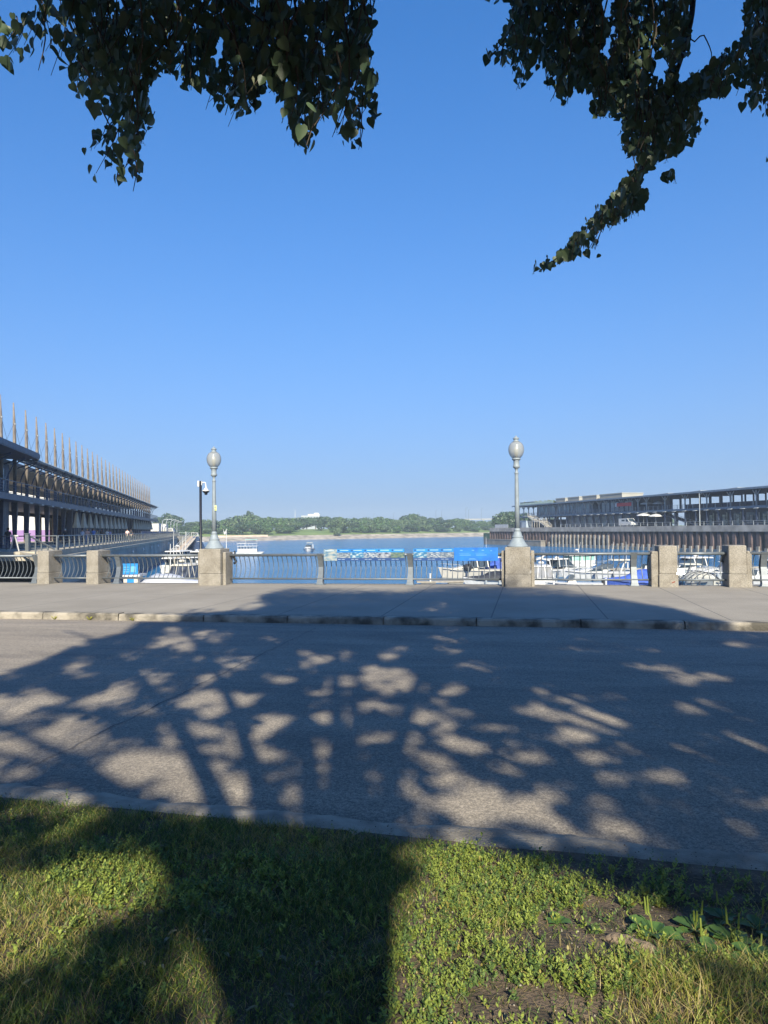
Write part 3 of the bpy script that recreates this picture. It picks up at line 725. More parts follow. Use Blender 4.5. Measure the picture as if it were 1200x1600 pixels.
# white cabins and curved lamps at the tip of the pier
for x0, x1, yb, yt, Y, lb in ((237,250,829,818,205,'wider white cabin at the far tip of the left pier'), (253,261,829,819,212,'narrow white cabin beside the curved lamps at the pier tip'), (264,272,829,825.5,214,'low white box behind the blue screen at the pier tip')):
    a, c = atY(x0, yb, Y), atY(x1, yt, Y); o = thing('cabin', lb, 'cabin', ((a.x+c.x)/2, Y, DZ)); hw = (c.x-a.x)/2; h = c.z-DZ
    b = MB(); b.box(-hw,hw,-1.2,1.2,0,h); b.build('wall', white, o); b = MB(); b.box(-hw-.1,hw+.1,-1.3,1.3,h,h+.12); b.build('roof', lightst, o)
    if h > 1.5: b = MB(); b.box(-.1,.7,-1.23,-1.2,.1,min(2,h-.2)); b.build('door', beigecv, o)
lm = None
for k, (x, yt) in enumerate([(254,811.5),(260,811.5),(267,812.5),(272,814),(276.5,815.5)]):
    Y = 208 + k*3; P = atY(x, 830, Y); zt = atY(x, yt, Y).z - DZ
    if lm is None:
        lm = thing('curved_lamp', 'slim lamp post with curved arm at the tip of the left pier', 'street lamp', (P.x, Y, DZ), 0, 'curved lamp posts at the tip of the left pier')
        b = MB(); b.tube([(0,0,0),(0,0,.85),(.04,0,.95),(.16,0,1.0)], [.03,.024,.02,.02], 6); b.build('pole', lightst, lm)
        b = MB(); b.box(.12,.34,-.03,.03,.985,1.02); b.build('lamp_head', lightst, lm); lm.scale = (zt,)*3
    else: copy_tree(lm, loc=(P.x, Y, DZ), scale=(zt,)*3)
# gangway down to the pontoons, with its dark side wall
o = thing('gangway', 'wooden gangway with white rails sloping down from the tip of the left pier', 'gangway', PL(-12.2, 200, 0))
a = atY(302, 838, 196); c = atY(276, 866, 150); a -= o.location; c -= o.location
b = MB(); b.hexa([a+Vector((-1.1,0,-.3)), a+Vector((1.1,0,-.3)), a+Vector((1.1,6,-.3)), a+Vector((-1.1,6,-.3))],
                 [a+Vector((-1.1,0,0)), a+Vector((1.1,0,0)), a+Vector((1.1,6,0)), a+Vector((-1.1,6,0))])
b.hexa([c+Vector((-1.1,0,-.25)), c+Vector((1.1,0,-.25)), a+Vector((1.1,0,-.25)), a+Vector((-1.1,0,-.25))],
       [c+Vector((-1.1,0,0)), c+Vector((1.1,0,0)), a+Vector((1.1,0,0)), a+Vector((-1.1,0,0))]); b.build('walkway', M('planks', (0.42,0.33,0.24), .8, 0, .2, 2), o)
for s_ in (-1.1, 1.1):
    b = MB(); b.tube([c+Vector((s_,0,1)), a+Vector((s_,0,1))], .06, 5)
    for k in range(14):
        p = c.lerp(a, k/13)+Vector((s_,0,0)); b.beam(p, p+Vector((0,0,1)), .07, .07)
    b.build('rail', white, o)
o = thing('ramp_wall', 'dark triangular side wall of the ramp at the end of the gangway', 'wall', (0,0,0))
p1, p2, p3, p4 = atY(299, 838.5, 190), atY(309, 838.5, 190), atY(315, 858, 178), atY(293, 858, 178)
b = MB(); b.hexa([p4+Vector((0,0,-3)), p3+Vector((0,0,-3)), p3+Vector((0,10,-3)), p4+Vector((0,10,-3))], [p4, p3, p2+Vector((0,2,0)), p1+Vector((0,2,0))]); b.build('panel', darkst, o)
b = MB(); b.tube([p1+Vector((0,0,1)), p2+Vector((0,0,1)), p3+Vector((0,0,1))], .06, 5); b.tube([p3, p3+Vector((0,0,1))], .06, 5); b.tube([p1, p1+Vector((0,0,1))], .06, 5); b.tube([p2, p2+Vector((0,0,1))], .06, 5); b.build('rail', white, o)
pier_rail('railing', 'pale railing across the platform at the head of the gangway', [PL(-12.4,214), (atY(303,830,214).x, 214)], 2.2, mt=lightst)
b = MB(); quad_prism(b, [PL(-12.6, 205), (atY(306,830,205).x, 205), (atY(306,830,222).x, 222), PL(-12.6, 222)], WZ-1, DZ); struct(b.build('pier_head', concd))

# ------------------------------------------------------------------ RIGHT PIER
FX, FY = 41.8, 281.0; PH = math.atan2(-.965, .263); RD = 1.95
def rloc(s, y, z=0): return Vector((FX + .263*s + .965*y, FY - .965*s + .263*y, z))
def rthing(name, label, cat, s=0, y=0, z=0): return thing(name, label, cat, rloc(s, y, z), PH)
def rstruct(mb, name, mt, z=0):
    o = mb.build(name, mt); o.location = (FX, FY, z); o.rotation_euler = (0,0,PH); return struct(o)
LEN = 225
capm = M('pier_cap_concrete', (0.24, 0.215, 0.185), 0.9, 0, 0, 0.4, 0.3, 3, col2=(0.42, 0.375, 0.32), detail=9)
b = MB(); b.box(0, LEN, 0, 60, .65, RD); b.box(0, LEN, -.12, -.002, .60, RD+.06); rstruct(b, 'pier_cap', capm)
b = MB(); b.box(-.3, 47, -2.6, -.9, WZ-1, WZ+1.8); b.box(-.3, 47.2, -2.7, -.85, WZ+1.802, WZ+2.0); rstruct(b, 'low_quay_ledge', conc)
# sheet piling
b = MB(); rows0 = []; s = 0.3
pitch = 2.3
while s < LEN:
    for ds, y in ((0, .75), (.75, .75), (1.05, .05), (1.95, .05), (2.299, .75)): rows0.append((s+ds, y))
    s += pitch
b.grid([[(x, y, WZ-1) for x, y in rows0], [(x, y, .66) for x, y in rows0]])
b.box(-.2, .3, -.1, 60, WZ-1, .66)
rstruct(b, 'sheet_piling', rust)
b = MB(); s = .3
while s < LEN:
    far = 47 < s < 95
    zt = (-.4 if (s < 82 and far) else WZ+1.6+.25*noise1(s,3))
    if s > 46: b.box(s+1.12, s+1.9, -.25, .04, WZ-1, zt)
    s += pitch
rstruct(b, 'pile_footings', M('pile_concrete', (0.16,0.15,0.13), .9, 0, 0, .8, .3, 4, col2=(0.30,0.28,0.25), detail=8))
b = MB(); b.box(46.5, LEN, .06, .7, WZ-1, WZ+.9); rstruct(b, 'waterline_band', concl)
# quay edge railing (low posts and rails)
o = rthing('railing', 'low pale railing on the edge of the right pier', 'railing', 55, .35, RD)
b = MB(); b.tube([(0,0,.95),(165,0,.95)], .035, 5); b.tube([(0,0,.5),(165,0,.5)], .02, 4); b.build('rail', lightst, o)
pm = None
for k in range(0, 56):
    if pm is None: b = MB(); b.box(-.05,.05,-.05,.05,0,1.0); pm = b.build('post', lightst, o)
    else: q_ = bpy.data.objects.new('post', pm.data); COL.objects.link(q_); q_.parent = o; q_.location = (k*3, 0, 0)
# building
RB = rthing('pier_building', 'long two storey dark steel and glass building with open galleries on the right pier', 'building', 0, 0, RD)
S0, S1 = 14.6, 215; y0 = 5.0; ZD = 4.25; ZR = 8.0
b = MB(); b.box(S0-1, S1, y0, y0+17, ZD-.45, ZD); b.box(S0-1, S1, y0-.1, y0-.002, ZD-.5, ZD+.05); b.build('upper_deck', midst, RB)
b = MB(); b.box(S0-2, S1, y0-1.3, y0+18, ZR, ZR+.28); b.build('roof', darkst, RB)
b = MB(); b.box(S0-2, S1, y0-1.42, y0-1.302, ZR-.12, ZR+.32); b.build('roof_fascia', midst, RB)
b = MB()
for x in (S0+.5,): pass
s = S0
while s < S1: b.box(s, s+.12, y0-1.2, y0+17.5, ZR-.3, ZR-.002); s += 3.9
b.build('roof_beams', darkst, RB)
# y columns
ym = MB(); ym.box(-.13,.13,-.13,.13,ZD,ZR-.3); ym.beam((0,0,ZR-1.5),(1.15,0,ZR-.2),.13,.13); ym.beam((0,0,ZR-1.5),(-1.15,0,ZR-.2),.13,.13); ym.beam((0,0,ZR-1.5),(0,-1.0,ZR-.2),.12,.12)
yo = ym.build('branching_column', lightst, RB); yd = yo.data; bpy.data.objects.remove(yo)
lmesh = MB(); lmesh.box(-.2,.2,-.2,.2,0,ZD-.45); lo_ = lmesh.build('column', darkst, RB); ldm = lo_.data; bpy.data.objects.remove(lo_)
s = S0 + .6; k = 0
while s < S1-1:
    if k % 2 == 0 or s < 95:
        q_ = bpy.data.objects.new('branching_column', yd); COL.objects.link(q_); q_.parent = RB; q_.location = (s, y0+.35, 0)
    for yy in (y0+.4, y0+8, y0+16):
        if yy > y0+1 and k % 2: continue
        q_ = bpy.data.objects.new('column', ldm); COL.objects.link(q_); q_.parent = RB; q_.location = (s, yy, 0)
    s += 3.88; k += 1
b = MB(); b.box(-.15,.15,-.15,.15,ZD,ZR); _o = b.build('inner_post', darkst, RB); ipm = _o.data; bpy.data.objects.remove(_o)
s = S0+.6
while s < S1-1:
    for ds, yy in ((0, y0+8), (1.8, y0+15.9)):
        q_ = bpy.data.objects.new('inner_post', ipm); COL.objects.link(q_); q_.parent = RB; q_.location = (s+ds, yy, 0)
    s += 3.88
# pale glazing panes of the hall with dark gaps, and thin cross braces below
for s_, w_ in ((28.5,3.2),(32.4,2.6),(36.2,4.2),(42.3,3.2),(46.4,3.4),(50.8,2.2),(54.2,4.0),(59.2,2.6)):
    b = MB(); b.box(s_, s_+w_, y0+1.56, y0+1.598, ZD+.25, ZR-.55); b.build('glass_pane', M('teal_glass', (0.20,0.29,0.33), .15, 0, .3, .8), RB)
for s_ in (47, 55, 63, 71, 79):
    b = MB(); b.beam((s_,y0+2.9,.2),(s_+3.4,y0+2.9,ZD-.6),.09,.09); b.beam((s_+3.4,y0+2.9,.2),(s_,y0+2.9,ZD-.6),.09,.09); b.build('cross_brace', midst, RB)
for s_ in (112, 116.5, 121, 129, 138, 148, 156, 164):
    b = MB(); b.box(s_, s_+.9, y0+4.4, y0+4.5, .1, 2.6); b.box(s_+1.2, s_+1.5, y0+4.4, y0+4.5, .1, 3.1); b.build('pale_door', M('pale_pane2', (0.30,0.36,0.34), .4, 0, .5, 1.5), RB)
# deck edge lamps
b = MB(); s = 58
while s < S1: b.hexa([(s,y0-.75,ZD-.62),(s+1.1,y0-.75,ZD-.62),(s+1.1,y0-.1,ZD-.5),(s,y0-.1,ZD-.5)], [(s,y0-.75,ZD-.52),(s+1.1,y0-.75,ZD-.52),(s+1.1,y0-.1,ZD-.4),(s,y0-.1,ZD-.4)]); s += 3.88
b.build('deck_lamps', lightst, RB)
# gallery railing
b = MB(); b.tube([(S0-1,y0+.05,ZD+1.05),(S1,y0+.05,ZD+1.05)], .04, 5); b.build('gallery_rail', midst, RB)
b = MB(); [b.tube([(S0-1,y0+.05,ZD+z),(S1,y0+.05,ZD+z)], .022, 4) for z in (.25,.5,.75)]; b.build('gallery_cables', midst, RB)
b = MB(); s = S0
while s < S1: b.box(s-.06,s+.06,y0-.05,y0+.03,ZD,ZD+1.1); s += 1.94 if s < 110 else 3.88
b.build('gallery_posts', lightst, RB)['kind'] = 'stuff'
# upper glass hall, far part
b = MB(); b.box(S0+13, 63, y0+1.6, y0+16, ZD+.002, ZR-.002); b.build('glass_hall', glassb, RB)
b = MB(); s = S0+13
while s <= 63: b.box(s-.07, s+.07, y0+1.5, y0+1.598, ZD, ZR); s += 2.5
b.build('mullions', midst, RB)
b = MB(); b.box(66, 84, y0+3, y0+15, ZD+.002, ZR-.002); b.box(150, 176, y0+9, y0+16, ZD+.002, ZR-1.2); b.box(96,140,y0+10,y0+15.5,ZD+.002,ZD+1.5); b.build('upper_wall', darkst, RB)
b = MB()
for k in range(7): b.box(67+k*2.4, 68.4+k*2.4, y0+2.95, y0+2.998, ZD+.3, ZR-.7)
b.build('upper_window', M('pale_pane', (0.35,0.42,0.47), .15, 0, .2, .5), RB)
# lower storey
b = MB(); b.box(45, 84, y0+3, y0+15, .002, ZD-.46); b.box(112, 144, y0+5, y0+15, .002, ZD-.46); b.box(97, 106, y0+9, y0+15, .002, ZD-.46); b.box(145.5, 150.5, y0+9, y0+15, .002, ZD-.46); b.box(152, S1, y0+6, y0+15, .002, ZD-.46); b.box(22,36,y0+2,y0+12,.002,2.8); b.build('lower_wall', darkst, RB)
b = MB()
for k in range(9): b.box(47+k*4, 50+k*4, y0+2.95, y0+2.998, .2, 3.2)
b.build('shop_windows', glassb, RB)
for k in range(6): b = MB(); b.box(119.5+k*4, 122+k*4, y0+4.95, y0+4.998, .2, 3.0); b.build('shop_window', glassb, RB)
for k in range(14): b = MB(); b.box(153.5+k*4, 156+k*4, y0+5.95, y0+5.998, .2, 3.0); b.build('shop_window', glassb, RB)
b = MB()
for k, s in enumerate((112,114.2,125,127.5,133,136,141,146,148.5,158,163)): b.box(s, s+.35+.2*(k%3), y0+4.6, y0+4.7, .4+.5*(k%2), 2.4+.5*(k%2))
b.build('notice_panel', lightst, RB)
# roof skylights
for k in range(9):
    s = 97 + k*12.2
    b = MB(); b.hexa([(s,y0+1,ZR+.282),(s+4,y0+1,ZR+.282),(s+4,y0+5,ZR+.282),(s,y0+5,ZR+.282)], [(s+.3,y0+1,ZR+.5),(s+4,y0+1,ZR+.66),(s+4,y0+5,ZR+.66),(s+.3,y0+5,ZR+.5)]); b.build('skylight', lightst, RB)
rb = MB()
for s, ln in ((42,6.2),(50,7),(59,8.2),(69,11.5)):
    b = MB(); b.box(s, s+ln, y0+1, y0+8, ZR+.282, ZR+1.5); b.box(s-.1, s+ln+.1, y0+.9, y0+8.1, ZR+1.52, ZR+1.85); b.build('roof_lantern', M('offwhite_roof', (0.30,0.295,0.26), .8, 0, .08, 1), RB)
# roof terrace with planting and glass rail
b = MB(); b.box(S0+1, 27, y0+.5, y0+14, ZR+1.4, ZR+1.46); b.box(S0+1, S0+1.2, y0+.5, y0+14, ZR+.3, ZR+1.4); b.build('terrace_rail', lightst, RB)
b = MB(); b.box(S0+1, 41, y0+.5, y0+.54, ZR+.283, ZR+1.15); b.build('terrace_glass', M('pale_green_glass', (0.40,0.50,0.42), .2, 0, .1, 1), RB)
g = np.random.default_rng(3); nq = 900; s_ = g.uniform(S0+1.5, 41, nq); c_ = np.stack([s_, y0+.7+g.uniform(0,1.2,nq), ZR+.5+g.uniform(0,1,nq)**1.2*(.75+.35*np.sin(s_*2.1))], 1)
a_ = g.normal(0,1,(nq,3))*.14; e_ = g.normal(0,1,(nq,3))*.14
npmesh('terrace_planting', np.stack([c_-a_, c_-e_, c_+a_, c_+e_],1).reshape(-1,3), np.arange(nq*4).reshape(-1,4), leaf_mat('planting', (0.16,0.2,0.09),(0.25,0.28,0.14),.2,2), RB)
# cream staircase
a_s = 24
st = rthing('staircase', 'cream steel staircase at the far end of the right pier building', 'staircase', 23, 0, RD)
b = MB(); b.hexa([(0,3.2,ZD-.2),(3.2,3.2,ZD-.2),(3.2,4.7,ZD-.2),(0,4.7,ZD-.2)], [(0,3.2,ZD),(3.2,3.2,ZD),(3.2,4.7,ZD),(0,4.7,ZD)])
b.box(9.6, 15, 1.7, 4.7, 1.98, 2.12); b.build('landing', cream, st)
for (xa, za, xb, zb, yy) in ((3.2, ZD, 9.6, 2.12, 3.2), (15, 2.1, 21, .05, 1.8)):
    b = MB(); n_ = 13
    for k in range(n_):
        x = xa+(xb-xa)*k/n_; z = za+(zb-za)*(k+1)/n_; b.box(x, x+(xb-xa)/n_*1.1, yy+.05, yy+1.35, z-.05, z)
    b.build('steps', cream, st)
    b = MB()
    for y in (yy, yy+1.4):
        b.beam((xa,y,za-.15),(xb,y,zb-.15),.09,.35); b.beam((xa,y,za+1),(xb,y,zb+1),.08,.1); b.beam((xa,y,za+.5),(xb,y,zb+.5),.05,.06)
        for k in range(7):
            x = xa+(xb-xa)*k/6; z = za+(zb-za)*k/6; b.box(x-.04,x+.04,y-.04,y+.04,z-.1,z+1)
    b.build('balustrade', cream, st)
b = MB()
for y in (1.75, 4.65):
    b.box(9.6,15,y-.04,y+.04,3.05,3.2); b.box(9.6,15,y-.03,y+.03,2.5,2.6)
    for x in (9.6, 11.4, 13.2, 14.95): b.box(x-.07,x+.07,y-.05,y+.05,0,3.2)
b.build('landing_rail', cream, st)
# site cabin at the far end, van, banner, parasols
o = rthing('site_cabin', 'pale grey cabin with a dark doorway beside the foot of the cream staircase', 'cabin', 20, 3, RD)
b = MB(); b.box(0,5.5,0,3,0,2.5); b.build('wall', M('grey_blue_panel', (0.28,0.34,0.40), .7, 0, .1, .6), o); b = MB(); b.box(.8,1.8,-.04,-.002,.05,2.1); b.build('door', darkst, o)
b = MB(); b.box(-.1,5.6,-.1,3.1,2.5,2.6); b.build('roof', lightst, o)
o = rthing('hoarding', 'row of pale upright hoarding panels at the far corner of the right pier', 'hoarding', 3, .8, RD)
for k in range(8): b = MB(); b.box(k*1.5, k*1.5+1.42, 0, .06, 0, 1.35); b.build('panel', M('hoarding_grey', (0.42,0.43,0.44), .8, 0, .1, 1), o)
# van
vn = rthing('van', 'white delivery van parked on the right pier under the red banner', 'van', 85.2, 1.6, RD); vl, vw = 6.0, 2.0
b = MB(); prof = [(0,.35),(0,2.1),(.15,2.25),(4.1,2.25),(4.95,1.35),(5.85,1.15),(6.0,.9),(6.0,.35)]
n_ = len(prof); b.add([(x,0,z) for x,z in prof]+[(x,vw,z) for x,z in prof], [tuple(range(n_)), tuple(reversed(range(n_,2*n_)))]+[(k,k+n_,(k+1)%n_+n_,(k+1)%n_) for k in range(n_)]); b.build('body', white, vn)
b = MB(); b.add([(3.35,-.01,1.35),(4.75,-.01,1.35),(4.1,-.01,2.05),(3.35,-.01,2.05)], [(0,1,2,3)]); b.add([(1.4,-.01,1.45),(2.9,-.01,1.45),(2.9,-.01,1.95),(1.4,-.01,1.95)], [(0,1,2,3)]); b.add([(4.16,.15,2.2),(4.16,vw-.15,2.2),(4.98,vw-.15,1.36),(4.98,.15,1.36)], [(0,1,2,3)]); b.build('window', glassd, vn)
for x in (1.1, 4.9):
    for y in (-.02, vw-.2):
        b = MB(); b.tube([(x,y,.35),(x,y+.22,.35)], .35, 14); wv = b.build('wheel', blackcv, vn); b = MB(); b.tube([(x,y-.01,.35),(x,y+.23,.35)], .18, 10); b.build('rim', lightst, wv)
for y in (.2, vw-.5): b = MB(); b.box(5.98,6.03,y,y+.3,.75,.95); b.build('headlight', lightst, vn)
b = MB(); b.box(5.9,6.1,.05,vw-.05,.35,.55); b.build('bumper', midst, vn)
# red banner on the gallery, white canopies
o = rthing('banner', 'red banner with white left end on the gallery of the right pier building', 'banner', 78.6, y0-.15, RD+ZD)
b = MB(); b.box(.9,8.0,-.04,0,1.55,2.55); b.build('cloth', red, o); b = MB(); b.box(0,.898,-.04,0,1.5,2.6); b.build('white_end', white, o)
b = MB(); b.tube([(0,.02,0),(0,.02,2.6)], .04, 5); b.tube([(8,.02,0),(8,.02,2.6)], .04, 5); b.build('pole', midst, o)
def parasol(s, y, z, h, w_, label):
    o = rthing('parasol', label, 'parasol', s, y, z)
    b = MB(); b.tube([(0,0,0),(0,0,h)], .04, 5); b.build('pole', lightst, o)
    b = MB(); b.lathe([(w_,h-.75),(w_*.98,h-.55),(w_*.5,h-.2),(.03,h)], 8); b.build('canopy', white, o)
parasol(90.5, y0+2, RD+ZD, 2.6, 1.7, 'white parasol on the gallery right beside the red banner')
parasol(95, y0+2.5, RD+ZD, 2.5, 1.6, 'second white parasol on the gallery, farther right of the red banner')
parasol(93.5, y0-1.2, RD, 3.6, 1.9, 'white parasol below the gallery to the right of the van')
parasol(98.5, y0-1.0, RD, 3.3, 1.9, 'white parasol at the foot of the dark ramp on the right pier')
o = rthing('entrance_ramp', 'dark covered ramp rising beside the white parasols on the right pier', 'ramp', 98, y0+1, RD)
b = MB(); b.beam((0,1,3.2),(13,1,.2),2,.35); b.build('deck', darkst, o)
b = MB(); [b.beam((k*1.6,.0,3.2-k*.37),(k*1.6,.0,4.2-k*.37),.06,.06) for k in range(8)]; b.beam((0,0,4.2),(13,0,1.2),.07,.07); b.build('rail', lightst, o)
# tall grey lamp mast on the right pier
for s, h, lb in ((139.5, 5.6, 'tall grey pole on the edge of the right pier near the photo edge'), (118.6, 7.6, 'white pole in front of the gallery columns of the right pier building')):
    o = rthing('pole', lb, 'pole', s, 1.2, RD); b = MB(); b.tube([(0,0,0),(0,0,h)], [.11,.08], 8); b.build('shaft', lightst, o); b = MB(); b.lathe([(.2,0),(.2,.15),(.1,.2)], 8); b.build('base', lightst, o); b = MB(); b.beam((0,0,h-.3),(.9,0,h-.1),.07,.07); b.build('bracket', lightst, o)

# ------------------------------------------------------------------ PROMENADE RAILING
def s_at(px, t=T_FENCE, py=885):
    d = ray(px, py); k = t / (-d.x*math.sin(A) + d.y*math.cos(A)); p = d*k
    return p.x*math.cos(A) + p.y*math.sin(A)
RH = 1.02                       # top rail height
def bulge(z):                   # how far the bars swing out over the water at height z
    u = (z-.2)/(RH-.2); return .20*math.sin(math.pi*max(0,min(1,u)))**1.0 * (1.15-.3*u) if 0 < u < 1 else 0
bal = MB(); bal.tube([(0, bulge(z), z) for z in (.2,.32,.46,.6,.74,.88,RH)], .0145, 6)
_o = bal.build('baluster', steel); bal_me = _o.data; bpy.data.objects.remove(_o)
pst = MB(); pr = [(0,-.13,.13,.0),(.10,-.10,.10,.02),(.35,-.085,.085,.14),(.6,-.085,.085,.19),(.85,-.09,.09,.12),(1.06,-.10,.10,.02)]
for (za,xa,xb,ya),(zb,xc,xd,yb) in zip(pr[:-1], pr[1:]):
    ta, tb_ = .22-.1*za, .22-.1*zb
    pst.hexa([(xa,ya-.09,za),(xb,ya-.09,za),(xb,ya-.09+ta,za),(xa,ya-.09+ta,za)], [(xc,yb-.09,zb),(xd,yb-.09,zb),(xd,yb-.09+tb_,zb),(xc,yb-.09+tb_,zb)])
pst.box(-.17,.17,-.12,.2,.0,.022)
_o = pst.build('post', steel); post_me = _o.data; bpy.data.objects.remove(_o)
cpm = MB(); cpm.lathe([(.0,-.0),(.075,0),(.075,.02),(.05,.05)], 10)
def inst(name, me, par, loc):
    o = bpy.data.objects.new(name, me); COL.objects.link(o); o.parent = par; o.location = loc; return o
def railing(sa, sb, posts, label):
    o = thing('railing', label, 'railing', L(sa, T_FENCE), A); ln = sb-sa
    b = MB(); b.tube([(0,0,RH),(ln,0,RH)], .05, 10); b.build('top_rail', steel, o, smooth=True)
    b = MB(); b.tube([(0,0,.2),(ln,0,.2)], .03, 8); b.build('bottom_rail', steel, o, smooth=True)
    for e in (0, ln):
        sg = 1 if e == 0 else -1
        b = MB(); b.tube([(e,0,RH),(e+sg*.08,.1,RH-.02),(e+sg*.12,.30,.78),(e,.42,.72)], .045, 8); b.build('end_bracket', steel, o)
    ps = sorted([p-sa for p in posts])
    for p in ps: inst('post', post_me, o, (p, 0, 0))
    n = int(ln/.172)
    for k in range(1, n):
        x = k*ln/n
        if any(abs(x-p) < .09 for p in ps): continue
        inst('baluster', bal_me, o, (x, 0, 0))
    return o
sA0, sA1 = s_at(66), s_at(100); sB0, sB1 = s_at(142), s_at(172)
sL10, sL11 = s_at(313), s_at(363); sL20, sL21 = s_at(785), s_at(834)
sC0, sC1 = s_at(1017), s_at(1049); sD0, sD1 = s_at(1132), s_at(1166)
railing(s_at(-160), sA0+.1, [s_at(55), s_at(-90)], 'curved steel railing section at the left edge of the photo')
railing(sA0+.5, sB0+.05, [], 'short railing between the two leftmost concrete pillars')
railing(sB0+.45, sL10+.1, [s_at(183)], 'railing section between the second pillar and the left street lamp')
railing(sL11-.1, sL20+.1, [s_at(500), s_at(640.5)], 'long railing section between the two street lamps')
railing(sL21-.1, sC0+.1, [s_at(991)], 'railing section right of the right street lamp')
railing(sC1-.1, sD0+.1, [], 'short railing between the two rightmost concrete pillars')
railing(sD1-.1, s_at(1420), [s_at(1195), s_at(1330)], 'railing section cut off by the right edge of the photo')

# ---- pillars
def pillar(s0, w, d, h, label, shoulder=None, notch=None):
    o = thing('concrete_pillar', label, 'pillar', L(s0, T_FENCE-.28), A)
    zj = .40
    b = MB(); b.bbox(0, w, 0, d, zj+.012, h, .018); b.build('shaft', aggregate, o)
    b = MB(); b.bbox(-.012, w+.012, -.012, d+.012, 0, zj, .018); b.build('plinth', aggregate, o)
    if shoulder is not None:        # lower rounded block on one side
        x0, x1, y0_, y1, hs = shoulder
        b = MB(); b.bbox(x0, x1, y0_, y1, .0, hs-.08, .015)
        b.bbox(x0+.02, x1-.05 if x1 > w else x1, y0_+.002, y1-.002, hs-.078, hs, .02); b.build('shoulder', aggregate, o)
    return o
wA = 18/F*26.4
pA = pillar(sA0, .47, .80, 1.22, 'exposed aggregate concrete pillar, leftmost on the promenade')
pB = pillar(sB0, .47, .80, 1.22, 'exposed aggregate concrete pillar, second from the left')
pC = pillar(sC0+.20, .54, .80, 1.27, 'exposed aggregate concrete pillar with a lower strip on its left side and a stain near its foot', (-.22, -.004, .08, .72, 1.10))
pD = pillar(sD0+.06, .50, .80, 1.27, 'rightmost concrete pillar, with a lower rounded shoulder on its right', (.504, .66, .04, .76, 1.10))
b = MB(); b.tube([(.36,-.004,.13),(.45,-.004,.17)], .022, 5); b.build('rust_stain', M('rust_stain', (0.22,0.07,0.04), .8), pC)
def lamp_pillar(s0, s1, label):
    w_ = s1-s0; c = (s0+s1)/2
    o = thing('lamp_pillar', label, 'pillar', L(c, T_FENCE-.15), A)
    h = 1.26
    b = MB(); b.bbox(-.40,.40,-.40,.40,.412,h,.02); b.build('shaft', aggregate, o)
    b = MB(); b.bbox(-.41,.41,-.41,.41,0,.40,.02); b.build('plinth', aggregate, o)
    for sg in (-1, 1):
        x0, x1 = (.414, .52) if sg > 0 else (-.52, -.414)
        b = MB(); b.bbox(x0, x1, -.22, .40, 0, h-.12, .015); b.build('side_block', aggregate, o)
    return o, c
lp1, c1 = lamp_pillar(sL10, sL11, 'square concrete pillar carrying the left street lamp')
lp2, c2 = lamp_pillar(sL20, sL21, 'square concrete pillar carrying the right street lamp, dappled with leaf shade')

# ---- lamps
def globe_mat():
    mt = bpy.data.materials.new('frosted_globe'); mt.use_nodes = True; t = mt.node_tree; b = t.nodes['Principled BSDF']
    b.inputs['Base Color'].default_value = (0.36,0.37,0.36,1); b.inputs['Roughness'].default_value = .22
    tc = t.nodes.new('ShaderNodeTexCoord'); wv = t.nodes.new('ShaderNodeTexWave'); wv.bands_direction = 'Z'; wv.inputs['Scale'].default_value = 9; t.links.new(tc.outputs['Object'], wv.inputs[0])
    bp = t.nodes.new('ShaderNodeBump'); bp.inputs['Strength'].default_value = .25; bp.inputs['Distance'].default_value = .01; t.links.new(wv.outputs[0], bp.inputs['Height']); t.links.new(bp.outputs[0], b.inputs['Normal'])
    g_ = t.nodes.new('ShaderNodeBsdfTransparent'); g_.inputs[0].default_value = (.8,.82,.82,1)
    mx = t.nodes.new('ShaderNodeMixShader'); mx.inputs[0].default_value = .45
    t.links.new(b.outputs[0], mx.inputs[1]); t.links.new(g_.outputs[0], mx.inputs[2]); t.links.new(mx.outputs[0], t.nodes['Material Output'].inputs[0])
    return mt
def street_lamp(s, label, loc_z=1.262):
    o = thing('street_lamp', label, 'street lamp', L(s, T_FENCE-.15, loc_z), A)
    base = [(.335,0),(.335,.03),(.31,.05),(.265,.12),(.215,.20),(.18,.27),(.165,.29),(.178,.305),(.178,.335),(.15,.36),(.135,.42),(.12,.47),(.095,.51),(.105,.52),(.105,.55),(.088,.57),(.085,.60)]
    b = MB(); b.lathe(base, 32); b.build('lamp_base', lampmt, o, smooth=True)
    b = MB(); b.lathe([(.082,.6),(.072,1.4),(.056,2.33),(.056,2.36),(.068,2.37),(.068,2.40),(.045,2.42),(.045,2.50),(.065,2.54),(.098,2.56),(.11,2.59),(.11,2.62),(.092,2.65),(.092,2.78),(.10,2.80)], 24); b.build('pole', lampmt, o, smooth=True)
    b = MB(); b.lathe([(.10,2.80),(.135,2.82),(.14,2.84),(.135,2.86),(.12,2.88)], 24); b.build('collar', lampmt, o, smooth=True)
    gl = [(.115,2.87),(.16,2.90),(.205,2.96),(.235,3.03),(.252,3.11),(.252,3.19),(.235,3.27),(.20,3.34),(.15,3.385),(.11,3.40)]
    b = MB(); b.lathe(gl, 32); b.build('globe', MATS.setdefault('globe', globe_mat()) if 'globe' not in MATS else MATS['globe'], o, smooth=True)
    b = MB(); b.lathe([(.11,3.40),(.115,3.415),(.075,3.44),(.07,3.47),(.095,3.49),(.10,3.51),(.085,3.535),(.05,3.55),(.03,3.575),(.02,3.60),(.004,3.61)], 20); b.build('finial', lampmt, o, smooth=True)
    b = MB(); b.lathe([(.05,2.9),(.05,3.0),(.075,3.02),(.075,3.2),(.03,3.25)], 12); b.build('bulb', M('bulb_glass', (.75,.72,.62), .3), o, smooth=True)
    return o
lA = street_lamp(c1, 'grey blue street lamp on the left pillar, with a small yellow tag on its pole')
